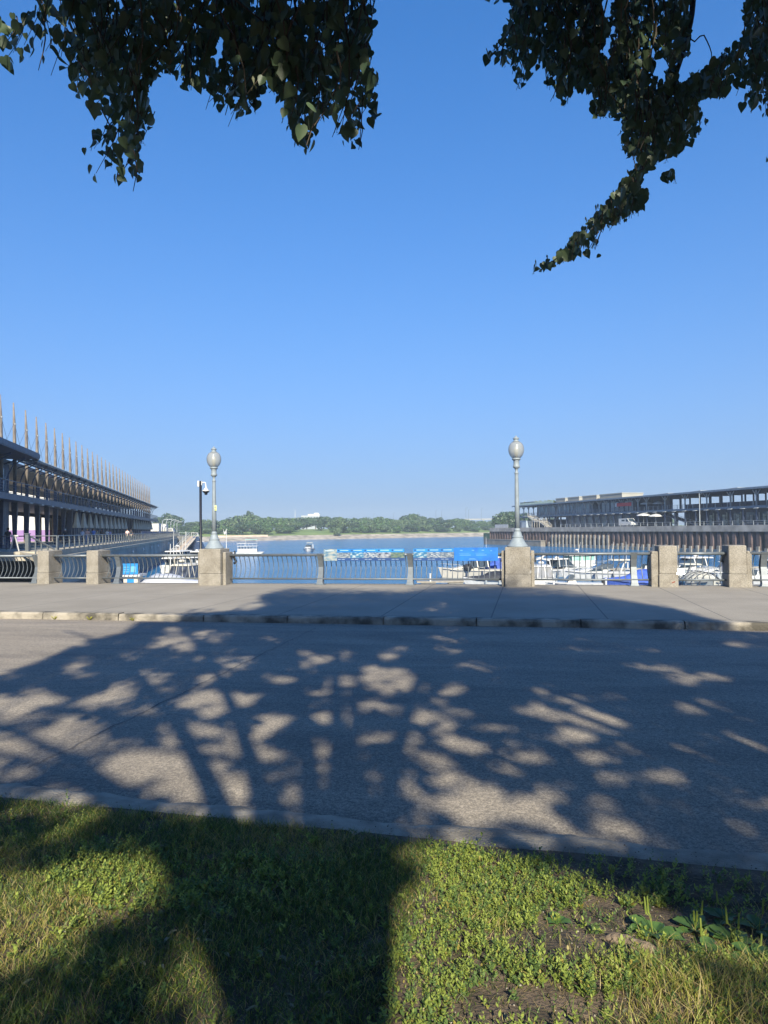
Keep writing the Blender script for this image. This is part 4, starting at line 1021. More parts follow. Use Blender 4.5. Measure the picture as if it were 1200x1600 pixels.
lB = street_lamp(c2, 'grey blue street lamp on the right pillar, beside the bright blue panel')
b = MB(); b.box(.045,.125,-.075,-.065,1.33,1.52); tg = b.build('tag_plate', M('yellow_tag', (.62,.65,.25), .6), lA)
b = MB(); b.add([(.06,-.077,1.46),(.11,-.077,1.46),(.085,-.077,1.42)], [(0,1,2)]); b.box(.06,.11,-.079,-.076,1.35,1.37); b.build('tag_symbol', black, tg)
b = MB(); b.tube([(.05,-.075,1.3),(.05,-.075,1.56)], .006, 4); b.build('strap', lightst, lA)

# ---- camera pole
P = atY(316, 870, 26.6)
o = thing('camera_pole', 'thin black pole with white dome camera and antenna box left of the left street lamp', 'camera pole', (P.x, 26.3, -4.6))
o.location.y = 26.4; zt = 8.15 + .2
zt = atY(316, 757, 26.4).z + 4.6
b = MB(); b.tube([(0,0,0),(0,0,zt)], [.055,.048], 12); b.build('pole', black, o, smooth=True)
b = MB(); b.tube([(0,0,zt),(0,0,zt+.13)], [.035,.03], 8); b.build('cap', black, o)
b = MB(); b.bbox(-.11,-.04,-.05,.05,zt-.08,zt+.14,.01); b.build('antenna_box', white, o)
b = MB(); b.bbox(.04,.07,-.05,.05,zt-.03,zt+.13,.008); b.build('mount_plate', white, o)
b = MB(); b.tube([(.06,0,zt+.06),(.13,0,zt+.08),(.18,0,zt+.06),(.2,0,zt-.05),(.2,0,zt-.14)], [.022,.022,.022,.022,.03], 8); b.build('bracket', white, o)
b = MB(); b.lathe([(.035,zt-.13),(.06,zt-.15),(.07,zt-.19),(.135,zt-.22),(.14,zt-.25)], 16, (.2,0,0)); b.build('camera_housing', white, o, smooth=True)
b = MB(); b.lathe([(.138,zt-.25),(.10,zt-.30),(.06,zt-.32),(.06,zt-.36),(.035,zt-.39)], 16, (.2,0,0)); b.build('camera_dome', black, o, smooth=True)

# ---- information banners on the railing
def pic_mat(name, cols, scale):
    mt = bpy.data.materials.new(name); mt.use_nodes = True; t = mt.node_tree; b = t.nodes['Principled BSDF']; b.inputs['Roughness'].default_value = .5
    tc = t.nodes.new('ShaderNodeTexCoord'); mp = t.nodes.new('ShaderNodeMapping'); mp.inputs['Scale'].default_value = (1,1,2.2); t.links.new(tc.outputs['Object'], mp.inputs[0])
    n = t.nodes.new('ShaderNodeTexNoise'); n.inputs['Scale'].default_value = scale; n.inputs['Detail'].default_value = 5; t.links.new(mp.outputs[0], n.inputs[0])
    cr = t.nodes.new('ShaderNodeValToRGB'); t.links.new(n.outputs[0], cr.inputs[0]); e = cr.color_ramp.elements
    e[0].position = .36; cols = [tuple(v*.55 for v in c) for c in cols]; e[0].color = (*cols[0],1); e[1].position = .62; e[1].color = (*cols[-1],1)
    for k, c in enumerate(cols[1:-1]): x = e.new(.36+.26*(k+1)/(len(cols)-1)); x.color = (*c,1)
    t.links.new(cr.outputs[0], b.inputs['Base Color']); return mt
hdr = M('banner_blue', (0.008,0.15,0.42), .5, 0, 0, 1.5, col2=(0.02,0.22,0.50)); navy = M('banner_navy', (0.015,0.05,0.16), .5); txt = M('banner_text', (.4,.5,.58), .5)
big = M('banner_bright_blue', (0.006,0.10,0.40), .5, 0, 0, 2.5, col2=(0.01,0.155,0.48))
PM = {'sky': pic_mat('photo_print_pale', [(.10,.25,.40),(.35,.45,.5),(.55,.55,.5)], 6),
      'rock': pic_mat('photo_print_stone', [(.05,.12,.26),(.22,.28,.34),(.5,.55,.6)], 9),
      'sea': pic_mat('photo_print_sea', [(.03,.16,.38),(.08,.3,.5),(.6,.7,.75)], 7),
      'sand': pic_mat('photo_print_people', [(.03,.04,.09),(.30,.36,.46),(.6,.62,.64)], 8),
      'green': pic_mat('photo_print_green', [(.03,.12,.28),(.14,.22,.14),(.3,.36,.34)], 8),
      'boats': pic_mat('photo_print_boats', [(.04,.1,.25),(.2,.3,.42),(.75,.75,.75)], 12)}
ZB0, ZB1 = .82, 1.225
def banner(pxa, pxb, tiles, label):
    sa, sb = s_at(pxa, T_FENCE-.1, 862), s_at(pxb, T_FENCE-.1, 862); ln = sb-sa
    o = thing('information_banner', label, 'banner', L(sa, T_FENCE-.1), A)
    b = MB(); b.box(0, ln, 0, .025, ZB0, ZB1); b.build('board', navy, o)
    n = len(tiles); w_ = ln/n
    for k, tl in enumerate(tiles):
        x0, x1 = k*w_, (k+1)*w_-.004
        H_ = ZB1-ZB0
        if tl == 'cover':
            b = MB(); b.box(x0, x1, -.004, -.001, ZB0+.003, ZB1-.003); b.build('picture', PM['sky'], o)
            b = MB(); b.box(x0+.04, x1-.1, -.007, -.0045, ZB1-.07, ZB1-.05); b.build('text_lines', txt, o); continue
        b = MB(); b.box(x0, x1, -.004, -.001, ZB0+H_*.70, ZB1-.003); h_ = b.build('header', hdr, o)
        b = MB(); b.box(x0+.03, x0+.085, -.007, -.0045, ZB0+H_*.80, ZB0+H_*.93); b.build('number_box', navy, h_)
        b = MB(); b.box(x0+.11, x1-.06, -.007, -.0045, ZB0+H_*.85, ZB0+H_*.89); b.build('title', txt, h_)
        b = MB(); b.box(x0, x1, -.004, -.001, ZB0+H_*.24, ZB0+H_*.70-.002); b.build('picture', PM[tl], o)
        b = MB()
        for q_ in range(2): b.box(x0+.03+q_*.13, x0+.13+q_*.14, -.006, -.001, ZB0+H_*.11, ZB0+H_*.135)
        b.build('text_lines', txt, o)
    for x in (.05, ln-.05):
        b = MB(); b.box(x-.015, x+.015, .026, .10, ZB1-.24, ZB1-.20); b.build('clip', steel, o)
banner(506, 632, ['cover','rock','sea','boats','sand','green'], 'row of blue information panels hung on the railing left of the middle post')
banner(646, 709, ['sea','boats','rock'], 'shorter row of three information panels right of the middle post')
sa, sb = s_at(709.5, T_FENCE-.1, 862), s_at(778, T_FENCE-.1, 862); ln = sb-sa
o = thing('information_banner', 'plain bright blue panel with pale lines of text beside the right street lamp', 'banner', L(sa, T_FENCE-.1), A)
b = MB(); b.box(0, ln, 0, .025, ZB0-.01, ZB1+.02); b.build('board', big, o)
b = MB()
for x0, x1, z, h in ((.18,.55,.17,.02),(.72,1.06,.17,.02),(.16,.50,.235,.01),(.70,1.0,.235,.01),(.5,.68,.06,.012),(.48,.72,.035,.012),(.2,.28,.32,.03),(.58,.66,.32,.03),(.9,.98,.32,.03),(1.18,1.24,.31,.02)):
    b.box(x0, x1, -.006, -.001, ZB0+z, ZB0+z+h)
b.build('text_lines', M('banner_pale_text', (.10,.28,.52), .5), o)

# ------------------------------------------------------------------ BOATS
def loft_hull(Ln, B_, H_, sharp=2.2, stern=.82, flare=.75):
    n = 16; rows = []
    for i in range(n+1):
        u = i/n; x = -Ln/2 + Ln*u
        hb = B_/2 * (stern + (1-stern)*math.sin(min(u/.45,1)*math.pi/2)) if u < .45 else B_/2*max(0.02, 1-((u-.45)/.55)**sharp)
        sh = H_*(1 + .28*u*u); kz = -.35*(1-max(0,(u-.7)/.3)**2*1.6)
        if u > .9: kz = min(kz, .1)
        xx = x + (0 if u < .7 else (u-.7)*0)
        rk = .10*Ln*max(0,(u-.75)/.25)   # raked bow: lower points pulled back
        pts = [(xx-rk*1.0, 0, kz), (xx-rk*.75, hb*flare*.9, .02), (xx-rk*.5, hb*flare, .22), (xx-rk*.1, hb*.98, sh*.85), (xx, hb, sh), (xx, hb*.9, sh+.02), (xx, hb*.35, sh+.06), (xx, 0, sh+.07)]
        rows.append(pts)
    b = MB(); b.grid(rows); b.grid([[(x,-y,z) for x,y,z in reversed(r)] for r in rows])
    r = rows[0]; lp = r + [(x,-y,z) for x,y,z in reversed(r)][1:-1]; b.add(lp, [tuple(range(len(lp)))])
    return b
def tap(b, x0, x1, y, z0, z1, f=.8, xf=.35, xr=.1):   # tapered cabin block, front raked by xf, rear by xr
    return b.hexa([(x0,-y,z0),(x1,-y,z0),(x1,y,z0),(x0,y,z0)], [(x0+xr,-y*f,z1),(x1-xf,-y*f,z1),(x1-xf,y*f,z1),(x0+xr,y*f,z1)])
def boat(label, px, D, yaw, Ln, B_, H_, kind, hullm=white, extra=(), wz=WZ):
    glassg = globals()['glassg'] if px > 700 else glassd
    o = thing('boat', label, 'boat', ((px-600)/F*D, D, wz), R(yaw))
    o.scale = (1, 1, .86) if px > 600 and kind != 'covered' else (1, 1, 1)
    loft_hull(Ln, B_, H_).build('hull', hullm, o, smooth=False)
    b = MB()
    for sg in (-1, 1):
        for x in (-.3, -.1, .12): b.tube([(Ln*x, sg*(B_*.5+.12), H_*.95), (Ln*x, sg*(B_*.5+.13), H_*.35)], .11, 6)
    b.build('fenders', darkst if rnd.random() < .5 else lightst, o)
    b = MB()
    for sg in (-1, 1): b.tube([(-Ln*.45, sg*B_*.44, H_*.8), (0, sg*B_*.505, H_*.9), (Ln*.25, sg*B_*.42, H_*1.0), (Ln*.44, sg*B_*.13, H_*1.15)], .035, 5)
    b.build('rub_rail', darkst, o)
    hz = H_*1.08
    if kind in ('cruiser', 'hardtop', 'pilot', 'enclosed'):
        b = MB(); tap(b, -Ln*.05, Ln*.34, B_*.36, hz, hz+.42, .8, Ln*.16, .0); b.build('foredeck_cabin', hullm, o)
        b = MB()
        for sg in (-1, 1): b.hexa([(Ln*.0,sg*B_*.355,hz+.1),(Ln*.2,sg*B_*.355,hz+.1),(Ln*.2,sg*B_*.35,hz+.1),(0,sg*B_*.35,hz+.1)], [(Ln*.0,sg*B_*.32,hz+.3),(Ln*.14,sg*B_*.32,hz+.3),(Ln*.14,sg*B_*.31,hz+.3),(0,sg*B_*.31,hz+.3)])
        b.build('cabin_window', glassd, o)
    if kind == 'cruiser':
        b = MB(); tap(b, -Ln*.12, Ln*.12, B_*.37, hz+.42, hz+1.0, .82, Ln*.11, .02); b.build('windshield', glassd, o)
        b = MB()
        for sg in (-1,1): b.tube([(-Ln*.2,sg*B_*.42,hz),(-Ln*.24,sg*B_*.38,hz+1.0),(-Ln*.3,sg*B_*.2,hz+1.5),(-Ln*.3,0,hz+1.55)], .09, 6)
        b.build('radar_arch', hullm, o)
        b = MB(); tap(b, -Ln*.36, -Ln*.1, B_*.38, hz+1.5, hz+1.6, .9, .1, .1); b.build('bimini', beigecv, o)
    if kind == 'hardtop':
        b = MB(); tap(b, -Ln*.22, Ln*.15, B_*.38, hz+.3, hz+1.35, .8, Ln*.14, .1); b.build('windshield', glassd, o)
        b = MB(); tap(b, -Ln*.30, Ln*.05, B_*.36, hz+1.352, hz+1.5, .9, .25, .1); b.build('hardtop', hullm, o)
        b = MB()
        for x in (-.2,-.05):
            for sg in (-1,1): b.beam((Ln*x,sg*B_*.385,hz+.3),(Ln*x+.12,sg*B_*.31,hz+1.4),.1,.1)
        b.build('frame', hullm, o)
        b = MB(); b.lathe([(.25,hz+1.5),(.3,hz+1.6),(.25,hz+1.72),(.05,hz+1.78)], 12, (-Ln*.12,0,0)); b.build('radar', hullm, o, smooth=True)
    if kind == 'pilot':
        b = MB(); tap(b, -Ln*.25, Ln*.14, B_*.38, hz+.1, hz+1.0, .97, .0, .0); b.build('wheelhouse', hullm, o)
        b = MB(); tap(b, -Ln*.24, Ln*.135, B_*.367, hz+1.002, hz+1.75, .92, -.18, .0); b.build('window', glassg, o)
        b = MB()
        for x in (-.24,-.08,.06,.14):
            for sg in (-1,1): b.beam((Ln*x,sg*B_*.37,hz+1.0),(Ln*x,sg*B_*.345,hz+1.76),.12,.07)
        b.build('window_frame', hullm, o)
        b = MB(); tap(b, -Ln*.32, Ln*.22, B_*.42, hz+1.752, hz+1.9, .9, .15, .1); b.build('roof', hullm, o)
        b = MB(); b.tube([(-.6,-.3,hz+1.9),(-.8,-.3,hz+2.5),(-.8,.3,hz+2.5),(-.6,.3,hz+1.9)], .06, 5); b.lathe([(.22,hz+2.5),(.25,hz+2.6),(.15,hz+2.7)], 10, (-.8,0,0)); b.build('radar', hullm, o)
    if kind == 'enclosed':
        b = MB(); tap(b, -Ln*.42, Ln*.12, B_*.44, hz, hz+1.25, .78, Ln*.12, .25); b.build('canvas_enclosure', M('clear_dark_canvas', (0.04,0.05,0.08), .25, 0, .5, 2), o)
        b = MB(); tap(b, -Ln*.40, Ln*.06, B_*.37, hz+1.252, hz+1.42, .85, .3, .2); b.build('canopy_roof', hullm, o)
        b = MB()
        for y in (-.42,-.14,.14,.42): b.beam((-Ln*.425,B_*y,hz),(-Ln*.425+.27,B_*y*.8,hz+1.26),.05,.05)
        for x in (-.3,-.1):
            for sg in (-1,1): b.beam((Ln*x,sg*B_*.445,hz),(Ln*x,sg*B_*.35,hz+1.26),.06,.05)
        b.build('frame', hullm, o)
        b = MB()
        pts = [(-Ln*.3,-B_*.34,hz+1.3),(-Ln*.33,-B_*.3,hz+2.0),(-Ln*.34,0,hz+2.25),(-Ln*.33,B_*.3,hz+2.0),(-Ln*.3,B_*.34,hz+1.3)]
        b.tube(pts, .09, 6); b.build('radar_arch', hullm, o)
        b = MB(); b.lathe([(.28,0),(.32,.1),(.28,.25),(.05,.3)], 12, (-Ln*.34,0,hz+1.62)); b.build('radar', hullm, o, smooth=True)
        b = MB(); b.box(-Ln*.5-.7,-Ln*.5-.002,-B_*.36,B_*.36,.28,.4); b.build('swim_platform', hullm, o)
    if kind == 'covered':
        cv = extra[0]
        n = 12; rows = []
        for i in range(n+1):
            u = i/n; x = -Ln*.49 + Ln*.97*u
            hb = B_/2*1.03*(.85+.15*math.sin(min(u/.45,1)*math.pi/2)) if u < .45 else B_/2*1.03*max(.03,1-((u-.45)/.55)**2.2)
            rise = extra[1]*math.exp(-((u-.42)/.25)**2) + .12 + .05*math.sin(u*25)
            zz = H_*(1+.28*u*u)
            rows.append([(x,-hb,zz*.75),(x,-hb*1.0,zz+.05),(x,-hb*.55,zz+rise*.75),(x,0,zz+rise),(x,hb*.55,zz+rise*.75),(x,hb,zz+.05),(x,hb,zz*.75)])
        b = MB(); b.grid(rows)
        lp = rows[0]; b.add(lp, [tuple(range(len(lp)))]); b.build('boat_cover', cv, o, smooth=True)
    if kind == 'open':
        b = MB(); tap(b, -Ln*.05, Ln*.1, B_*.25, hz, hz+.7, .7, .3, .1); b.build('console', hullm, o)
        b = MB(); tap(b, -Ln*.0, Ln*.12, B_*.3, hz+.4, hz+.95, .8, .4, -.1); b.build('windshield', glassd, o)
    if kind in ('open', 'cruiser', 'pilot', 'covered'):
        b = MB(); b.bbox(-Ln*.5-.45,-Ln*.5-.02,-.22,.22,.35,1.25,.06); ob = b.build('outboard_motor', black if kind != 'cruiser' else white, o)
        b = MB(); b.box(-Ln*.5-.32,-Ln*.5-.1,-.1,.1,-.4,.35); b.build('motor_leg', black, ob)
    if kind in ('cruiser','hardtop','pilot','enclosed'):
        b = MB(); pts = []
        for sg in (-1,):
            b.tube([(Ln*.1,-B_*.42,hz+.55),(Ln*.3,-B_*.3,hz+.7),(Ln*.47,0,hz+.85),(Ln*.3,B_*.3,hz+.7),(Ln*.1,B_*.42,hz+.55)], .025, 5)
            for x, y in ((.1,.42),(.2,.37),(.3,.3),(.4,.14)):
                for s2 in (-1,1): b.tube([(Ln*x,s2*B_*y,hz),(Ln*x,s2*B_*y,hz+.62)], .02, 4)
        b.build('bow_rail', lightst, o)
    return o
def antenna(o, x, y, z, h, tilt=0):
    b = MB(); b.tube([(x,y,z),(x+tilt,y,z+h)], [.03,.015], 5); b.build('antenna', white, o)
# right marina
o = boat('cream cabin cruiser seen side on below the blue panel, bow to the left', 738, 88, 182, 8.6, 2.9, 1.25, 'hardtop', cream)
b = MB(); tap(b, -3.6, 1.4, 1.2, 2.95, 3.1, .95, .6, .2); b.build('canvas_roof', beigecv, o)
b = MB(); b.lathe([(.45,0),(.55,.3),(.5,.65),(.2,.8)], 10, (.9,1.45,1.35)); b.build('dinghy_cover', blackcv, o); antenna(o, -1.6, .4, 2.8, 3.2)
boat('low boat under a black fitted cover at the foot of the blue panel', 768, 76, 176, 6.4, 2.3, .75, 'covered', white, (blackcv, .75))
boat('small boat with a bright blue canopy beside the right lamp pillar', 776, 92, 170, 6.0, 2.3, 1.0, 'covered', white, (bluecv, 1.3))
boat('white cruiser seen from astern with a dark clear canvas enclosure right beside the lamp pillar', 841, 77, 82, 8.0, 2.9, 1.1, 'enclosed')
boat('white cabin boat with dark side windows and dome radar, second from the lamp pillar', 877, 90, 35, 8.2, 2.7, 1.1, 'hardtop')
o = boat('white pilothouse boat with greenish windows in the middle of the right marina', 909, 93, 14, 8.4, 2.9, 1.1, 'pilot'); antenna(o, -.3, .8, 3, 1.9, .5)
o = boat('long white sport cruiser with a cream bimini, pointing left in front of the pilothouse boat', 938, 82, 176, 9.4, 2.8, 1.15, 'cruiser', white); antenna(o, -1.2, -.6, 2.2, 3.0, -.4); antenna(o, -3.0, -.6, 2.2, 3.0)
boat('boat hidden under a royal blue cover behind the tall railing post', 996, 71, 178, 7.0, 2.5, .8, 'covered', bluecv, (bluecv, 1.05))
boat('small open white boat just behind the blue covered boat', 1007, 88, 150, 5.2, 2.0, .8, 'open')
boat('white cruiser with a swept hardtop between the two rightmost pillars', 1072, 84, 185, 9.0, 3.0, 1.35, 'hardtop', white)
boat('white boat with blue striped deck left of the covered bow', 1052, 74, 170, 7.0, 2.5, 1.0, 'cruiser')
o = boat('boat bow wrapped in a cream cover with dark straps between the rightmost pillars', 1092, 62, 262, 7.2, 2.7, 1.3, 'covered', beigecv, (beigecv, .75))
b = MB()
for x in (-1.2,-.2,.8,1.8,2.7):
    w_ = 1.40 if x < 1 else (1.25 if x < 2 else .85)
    b.tube([(x,-w_,.5),(x,-w_*1.02,1.45),(x,-w_*.5,2.05),(x,0,2.25),(x,w_*.5,2.05),(x,w_*1.02,1.45),(x,w_,.5)], .035, 5)
b.build('strap', blackcv, o)
boat('white speedboat with a pointed stern wing left of the rightmost pillar', 1128, 80, 165, 6.5, 2.4, 1.1, 'enclosed')
boat('small white boat with black outboard right of the rightmost pillar', 1177, 72, 172, 5.8, 2.2, .95, 'open')
boat('white boat cut off by the right edge of the photo', 1206, 78, 185, 7.0, 2.6, 1.2, 'hardtop')
boat('low white runabout in the front row under the covered bow', 1120, 61, 150, 5.2, 2.0, .7, 'open')
boat('white runabout in the front row between pilothouse boat and railing', 893, 71, 175, 5.6, 2.1, .7, 'open')
# floating docks
dk = M('dock_planks', (0.28,0.25,0.20), .85, 0, .15, 3, .2, 20)
for (xa, xb, Ya, Yb, lb) in ((650, 735, 78, 79.5, 'pale floating dock below the cream cabin cruiser'), (840, 1230, 68, 69.6, 'long floating dock in front of the right marina boats'), (850, 1230, 98, 99.6, 'floating dock behind the right marina boats'), (180, 330, 60, 61.8, 'floating dock in front of the left boats')):
    x0, x1 = (xa-600)/F*Ya, (xb-600)/F*Ya
    o = thing('floating_dock', lb, 'dock', (x0, Ya, WZ))
    b = MB(); b.box(0, x1-x0, 0, Yb-Ya, .28, .42); b.build('deck', dk, o)
    b = MB(); k = .5
    while k < x1-x0-1: b.box(k, k+1.6, .1, Yb-Ya-.1, -.2, .278); k += 3
    b.build('float', concd, o)
    b = MB(); k = 1.5
    while k < x1-x0-1: b.lathe([(.1,.42),(.1,1.15),(.14,1.2),(.1,1.28)], 8, (k, .25, 0)); k += 5
    b.build('mooring_posts', white, o)
# boats out on the river
o = thing('pontoon_boat', 'white two deck excursion pontoon boat with an aqua awning on the open river', 'boat', ((391-600)/F*187, 187, WZ), R(4))
b = MB()
for y in (-1.1,1.1): b.tube([(-3.6,y,.1),(2.6,y,.1),(3.4,y,.45)], [.4,.4,.1], 10)
b.build('float', lightst, o)
b = MB(); b.box(-3.5,3.5,-1.4,1.4,.5,.65); b.build('deck', white, o)
b = MB(); b.box(-3.2,1.8,-1.35,1.35,.652,1.5); b.build('side_panel', white, o)
b = MB(); [b.box(-3.2+k*.8,-3.14+k*.8,y,y+.06,1.5,2.15) for k in range(7) for y in (-1.35,1.29)]; b.box(-3.3,1.9,-1.4,1.4,2.15,2.25); b.build('upper_deck', white, o)
b = MB(); b.tube([(-3.3,-1.4,2.9),(1.8,-1.4,2.9),(1.8,1.4,2.9),(-3.3,1.4,2.9),(-3.3,-1.4,2.9)], .05, 5); [b.beam((x,-1.4,2.25),(x,-1.4,2.9),.05,.05) for x in (-3.3,-2.3,-1.3,-.3,.7,1.8)]; b.build('rail', white, o)
b = MB(); b.box(-1.3,1.9,-1.2,1.2,3.85,3.93); b.build('awning', M('aqua_canvas', (.25,.55,.52), .7), o)
b = MB(); [b.beam((x,y,2.25),(x,y,3.86),.06,.06) for x in (-1.2,1.8) for y in (-1.1,1.1)]; b.build('awning_pole', white, o)
b = MB(); [b.tube([(-2.6+k*.7,-1.0,.65),(-2.6+k*.7,-1.0,1.95)], .16, 6) for k in range(5)]; b.build('seats', darkst, o)
for sc_, pxx, Yb_, lb in ((1.0, 482, 206, 'small dark motorboat with windshield coming towards the promenade'),):
    boat(lb, pxx, Yb_, 262, 5.4, 2.4, .9, 'cruiser', white)
boat('small white sailing dinghy hull far left on the river beside the lamp base', 347, 175, 200, 5.5, 2.0, .9, 'open')
P = atY(352, 838, 173)
o = thing('mast', 'thin white mast with a curled white flag right of the left lamp base', 'mast', ((352-600)/F*173, 174, WZ)); zt = atY(352, 826, 173).z - WZ
b = MB(); b.tube([(0,0,0),(0,0,zt)], [.12,.06], 6); b.build('pole', white, o)
b = MB(); b.grid([[(-.05,0,zt-.2),(-.05,0,zt-.9)],[(-.35,.08,zt-.9),(-.35,.08,zt-1.5)],[(-.6,-.05,zt-.6),(-.6,-.05,zt-1.3)],[(-.75,.05,zt+.1),(-.75,.05,zt-.5)]]); b.build('flag', white, o)
# gull on the river rail post, right of the lamp pillar
o = thing('gull', 'white gull standing on a mooring post right of the right lamp pillar', 'bird', ((843-600)/F*100, 100.0, WZ+1.3+.0))
# body built as one lathe-like loft
b = MB(); pts = [(-.5,0,.28),(-.3,0,.32),(-.05,0,.34),(.15,0,.40),(.25,0,.52),(.33,0,.60),(.42,0,.60)]; b.tube(pts, [.02,.09,.14,.12,.07,.075,.03], 8); b.build('body', white, o, smooth=True)
b = MB(); b.tube([(.42,0,.6),(.52,0,.58)], [.02,.005], 5); b.build('beak', M('orange', (.6,.3,.05), .6), o)
b = MB(); b.tube([(0,-.04,.25),(0,-.04,0)], .012, 4); b.tube([(0,.04,.25),(0,.04,0)], .012, 4); b.build('legs', M('orange', (.6,.3,.05)), o)
b = MB()
for sg in (-1,1): b.tube([(.1,sg*.11,.38),(-.2,sg*.12,.34),(-.52,sg*.04,.30)], [.05,.06,.01], 5)
b.build('wings', midst, o); o.scale = (1.6,)*3
o = thing('mooring_post', 'dark mooring post under the white gull', 'post', ((843-600)/F*100, 100.0, WZ)); b = MB(); b.tube([(0,0,-1),(0,0,1.2)], .14, 8); b.build('shaft', darkst, o); b = MB(); b.lathe([(.16,1.2),(.16,1.28),(.1,1.3)], 8); b.build('cap', white, o)

# left marina
boat('white motorboat under a grey blue tarpaulin dome against the left quay wall', 247, 66, 100, 6.5, 2.6, 1.0, 'covered', white, (M('greyblue_tarp', (.20,.27,.38), .7, 0, .1, 1), 1.3))
boat('large white shrink wrapped cruiser in front of the left quay wall', 268, 64, 20, 8.4, 3.0, 1.3, 'covered', white, (M('shrink_wrap', (.42,.43,.47), .4, 0, .06, 1), 1.0))
o = boat('white cabin boat with fishing gear behind the shrink wrapped cruiser', 286, 84, 60, 7.5, 2.6, 1.2, 'pilot', white); antenna(o, .2, .3, 3, 2.6); antenna(o, -1.2, .3, 3, 3.4)
boat('beige cruiser with tall cabin left of the left lamp pillar', 303, 76, 78, 8.0, 2.9, 1.3, 'enclosed', cream)
boat('white flybridge boat moored by the foot of the gangway', 281, 105, 80, 8.0, 2.8, 1.4, 'pilot', white)
boat('small white tender tied up next to the left lamp pillar', 309, 66, 172, 4.8, 1.9, .7, 'open', cream)
boat('white cruiser moored half hidden beside the black camera pole', 309, 120, 95, 8.5, 3, 1.3, 'hardtop', white)
# blue signed kiosk on the pontoon
P = atY(203, 905, 62); o = thing('kiosk', 'small pontoon kiosk with pale walls and bright blue signs at the left', 'kiosk', ((203-600)/F*62, 62.6, WZ+.3))
b = MB(); b.box(-.62,.62,-.5,.9,0,2.0); b.build('wall', M('kiosk_wall', (.48,.44,.38), .8, 0, .1, 2), o)
b = MB(); b.box(-1.1,.85,-.7,1.1,2.0,2.2); b.build('roof', white, o)
b = MB(); b.box(-.62,.72,-.76,-.70,2.2,3.15); sg_ = b.build('roof_sign', M('sign_blue', (.01,.19,.50), .5), o)
b = MB()
for z in (2.4,2.6,2.8): b.box(-.5,-.05,-.765,-.761,z,z+.06)
b.box(.1,.55,-.765,-.761,2.4,2.9); b.build('sign_marks', M('sign_pale', (.12,.36,.58), .5), sg_)
b = MB(); b.box(-.3,.3,-.53,-.501,.85,1.8); b.build('wall_sign', MATS['sign_blue'], o)
b = MB(); [b.box(x,x+.06,-.9,-.84,0,1.0) for x in (-1.1,-.75,.8,1.1)]; b.box(-1.1,1.16,-.9,-.84,1.0,1.06); b.build('rail', white, o)
for k, (x, y, h, Y) in enumerate(((266,866,3.6,80),(271,860,4.4,96),(290,850,5,112),(313,846,5.5,118))):
    o = thing('mast', ['short white mast above the shrink wrapped boat','white mast left of the gangway foot','white mast in front of the gangway','white mast beside the black camera pole'][k], 'mast', ((x-600)/F*Y, Y, WZ+1.2))
    b = MB(); b.tube([(0,0,-1.4),(0,0,h)], [.09,.04], 6); b.build('pole', white, o); b = MB(); b.beam((-.6,0,h*.6),(.6,0,h*.6),.05,.05); b.build('spreader', white, o)

# ------------------------------------------------------------------ PEOPLE on the left pier
def person(label, px, Y, h, top, bottom, hair, yaw=0, walk=.12, arm='down', X=None, z=DZ):
    x = (px-600)/F*Y if X is None else X
    o = thing('person', label, 'person', (x, Y, z), R(yaw)); k = h/1.75
    vs = []; es = []; rs = []
    def V(p, r, prev=None):
        vs.append((p[0]*k, p[1]*k, p[2]*k)); rs.append(r*k)
        if prev is not None: es.append((prev, len(vs)-1))
        return len(vs)-1
    pel = V((0,0,.95),.15); wa = V((0,0,1.12),.135,pel); ch = V((0,0,1.32),.16,wa); nk0 = V((0,0,1.46),.075,ch); nk = V((0,.01,1.53),.055,nk0); hd = V((0,.015,1.62),.095,nk); ht = V((0,0,1.70),.075,hd)
    for sg in (-1,1):
        hp = V((sg*.10,0,.88),.10,pel); kn = V((sg*.11,sg*walk+.02,.50),.065,hp); an = V((sg*.11,sg*walk*1.6-.02,.09),.042,kn); V((sg*.12,sg*walk*1.6+.14,.035),.038,an)
        sh = V((sg*.19,0,1.40),.065,ch)
        if arm == 'down' or (arm == 'one' and sg < 0): el = V((sg*.25,-.03,1.14),.043,sh); wr = V((sg*.26,.06,.91),.030,el); V((sg*.26,.08,.82),.033,wr)
        else: el = V((sg*.25,.12,1.18),.043,sh); wr = V((sg*.14,.30,1.24),.030,el); V((sg*.10,.36,1.27),.033,wr)
    me = bpy.data.meshes.new('body'); me.from_pydata(vs, es, []); ob = bpy.data.objects.new('body', me); COL.objects.link(ob)
    md = ob.modifiers.new('skin', 'SKIN')
    if not me.skin_vertices: 
        bpy.context.view_layer.objects.active = ob
    sv = me.skin_vertices[0].data if me.skin_vertices else None
    if sv is None: me.attributes.new('skin_vertex','FLOAT_VECTOR','POINT')
    for i, r in enumerate(rs):
        sv[i].radius = (r, r); sv[i].use_root = (i == 0)
    ob.modifiers.new('sub', 'SUBSURF').levels = 1; ob.modifiers['sub'].render_levels = 1
    dg = bpy.context.evaluated_depsgraph_get(); ev = ob.evaluated_get(dg); m2 = bpy.data.meshes.new_from_object(ev)
    for q_ in (skin, top, bottom, black): m2.materials.append(q_)
    for p in m2.polygons:
        c = p.center; z_ = c.z/k
        p.material_index = 3 if z_ < .08 else 2 if z_ < .98 and abs(c.x) < .22*k else (0 if (z_ > 1.49 or (abs(c.x) > .22*k and z_ < 1.2)) else 1)
        p.use_smooth = True
    bpy.data.objects.remove(ob); ob = bpy.data.objects.new('body', m2); COL.objects.link(ob); ob.parent = o
    b = MB(); b.lathe([(.10,1.60),(.108,1.66),(.10,1.72),(.06,1.765),(.01,1.775)], 10, (0,-.02,0))
    hb = b.build('hair', hair, o, smooth=True); hb.scale = (k,)*3
    return o
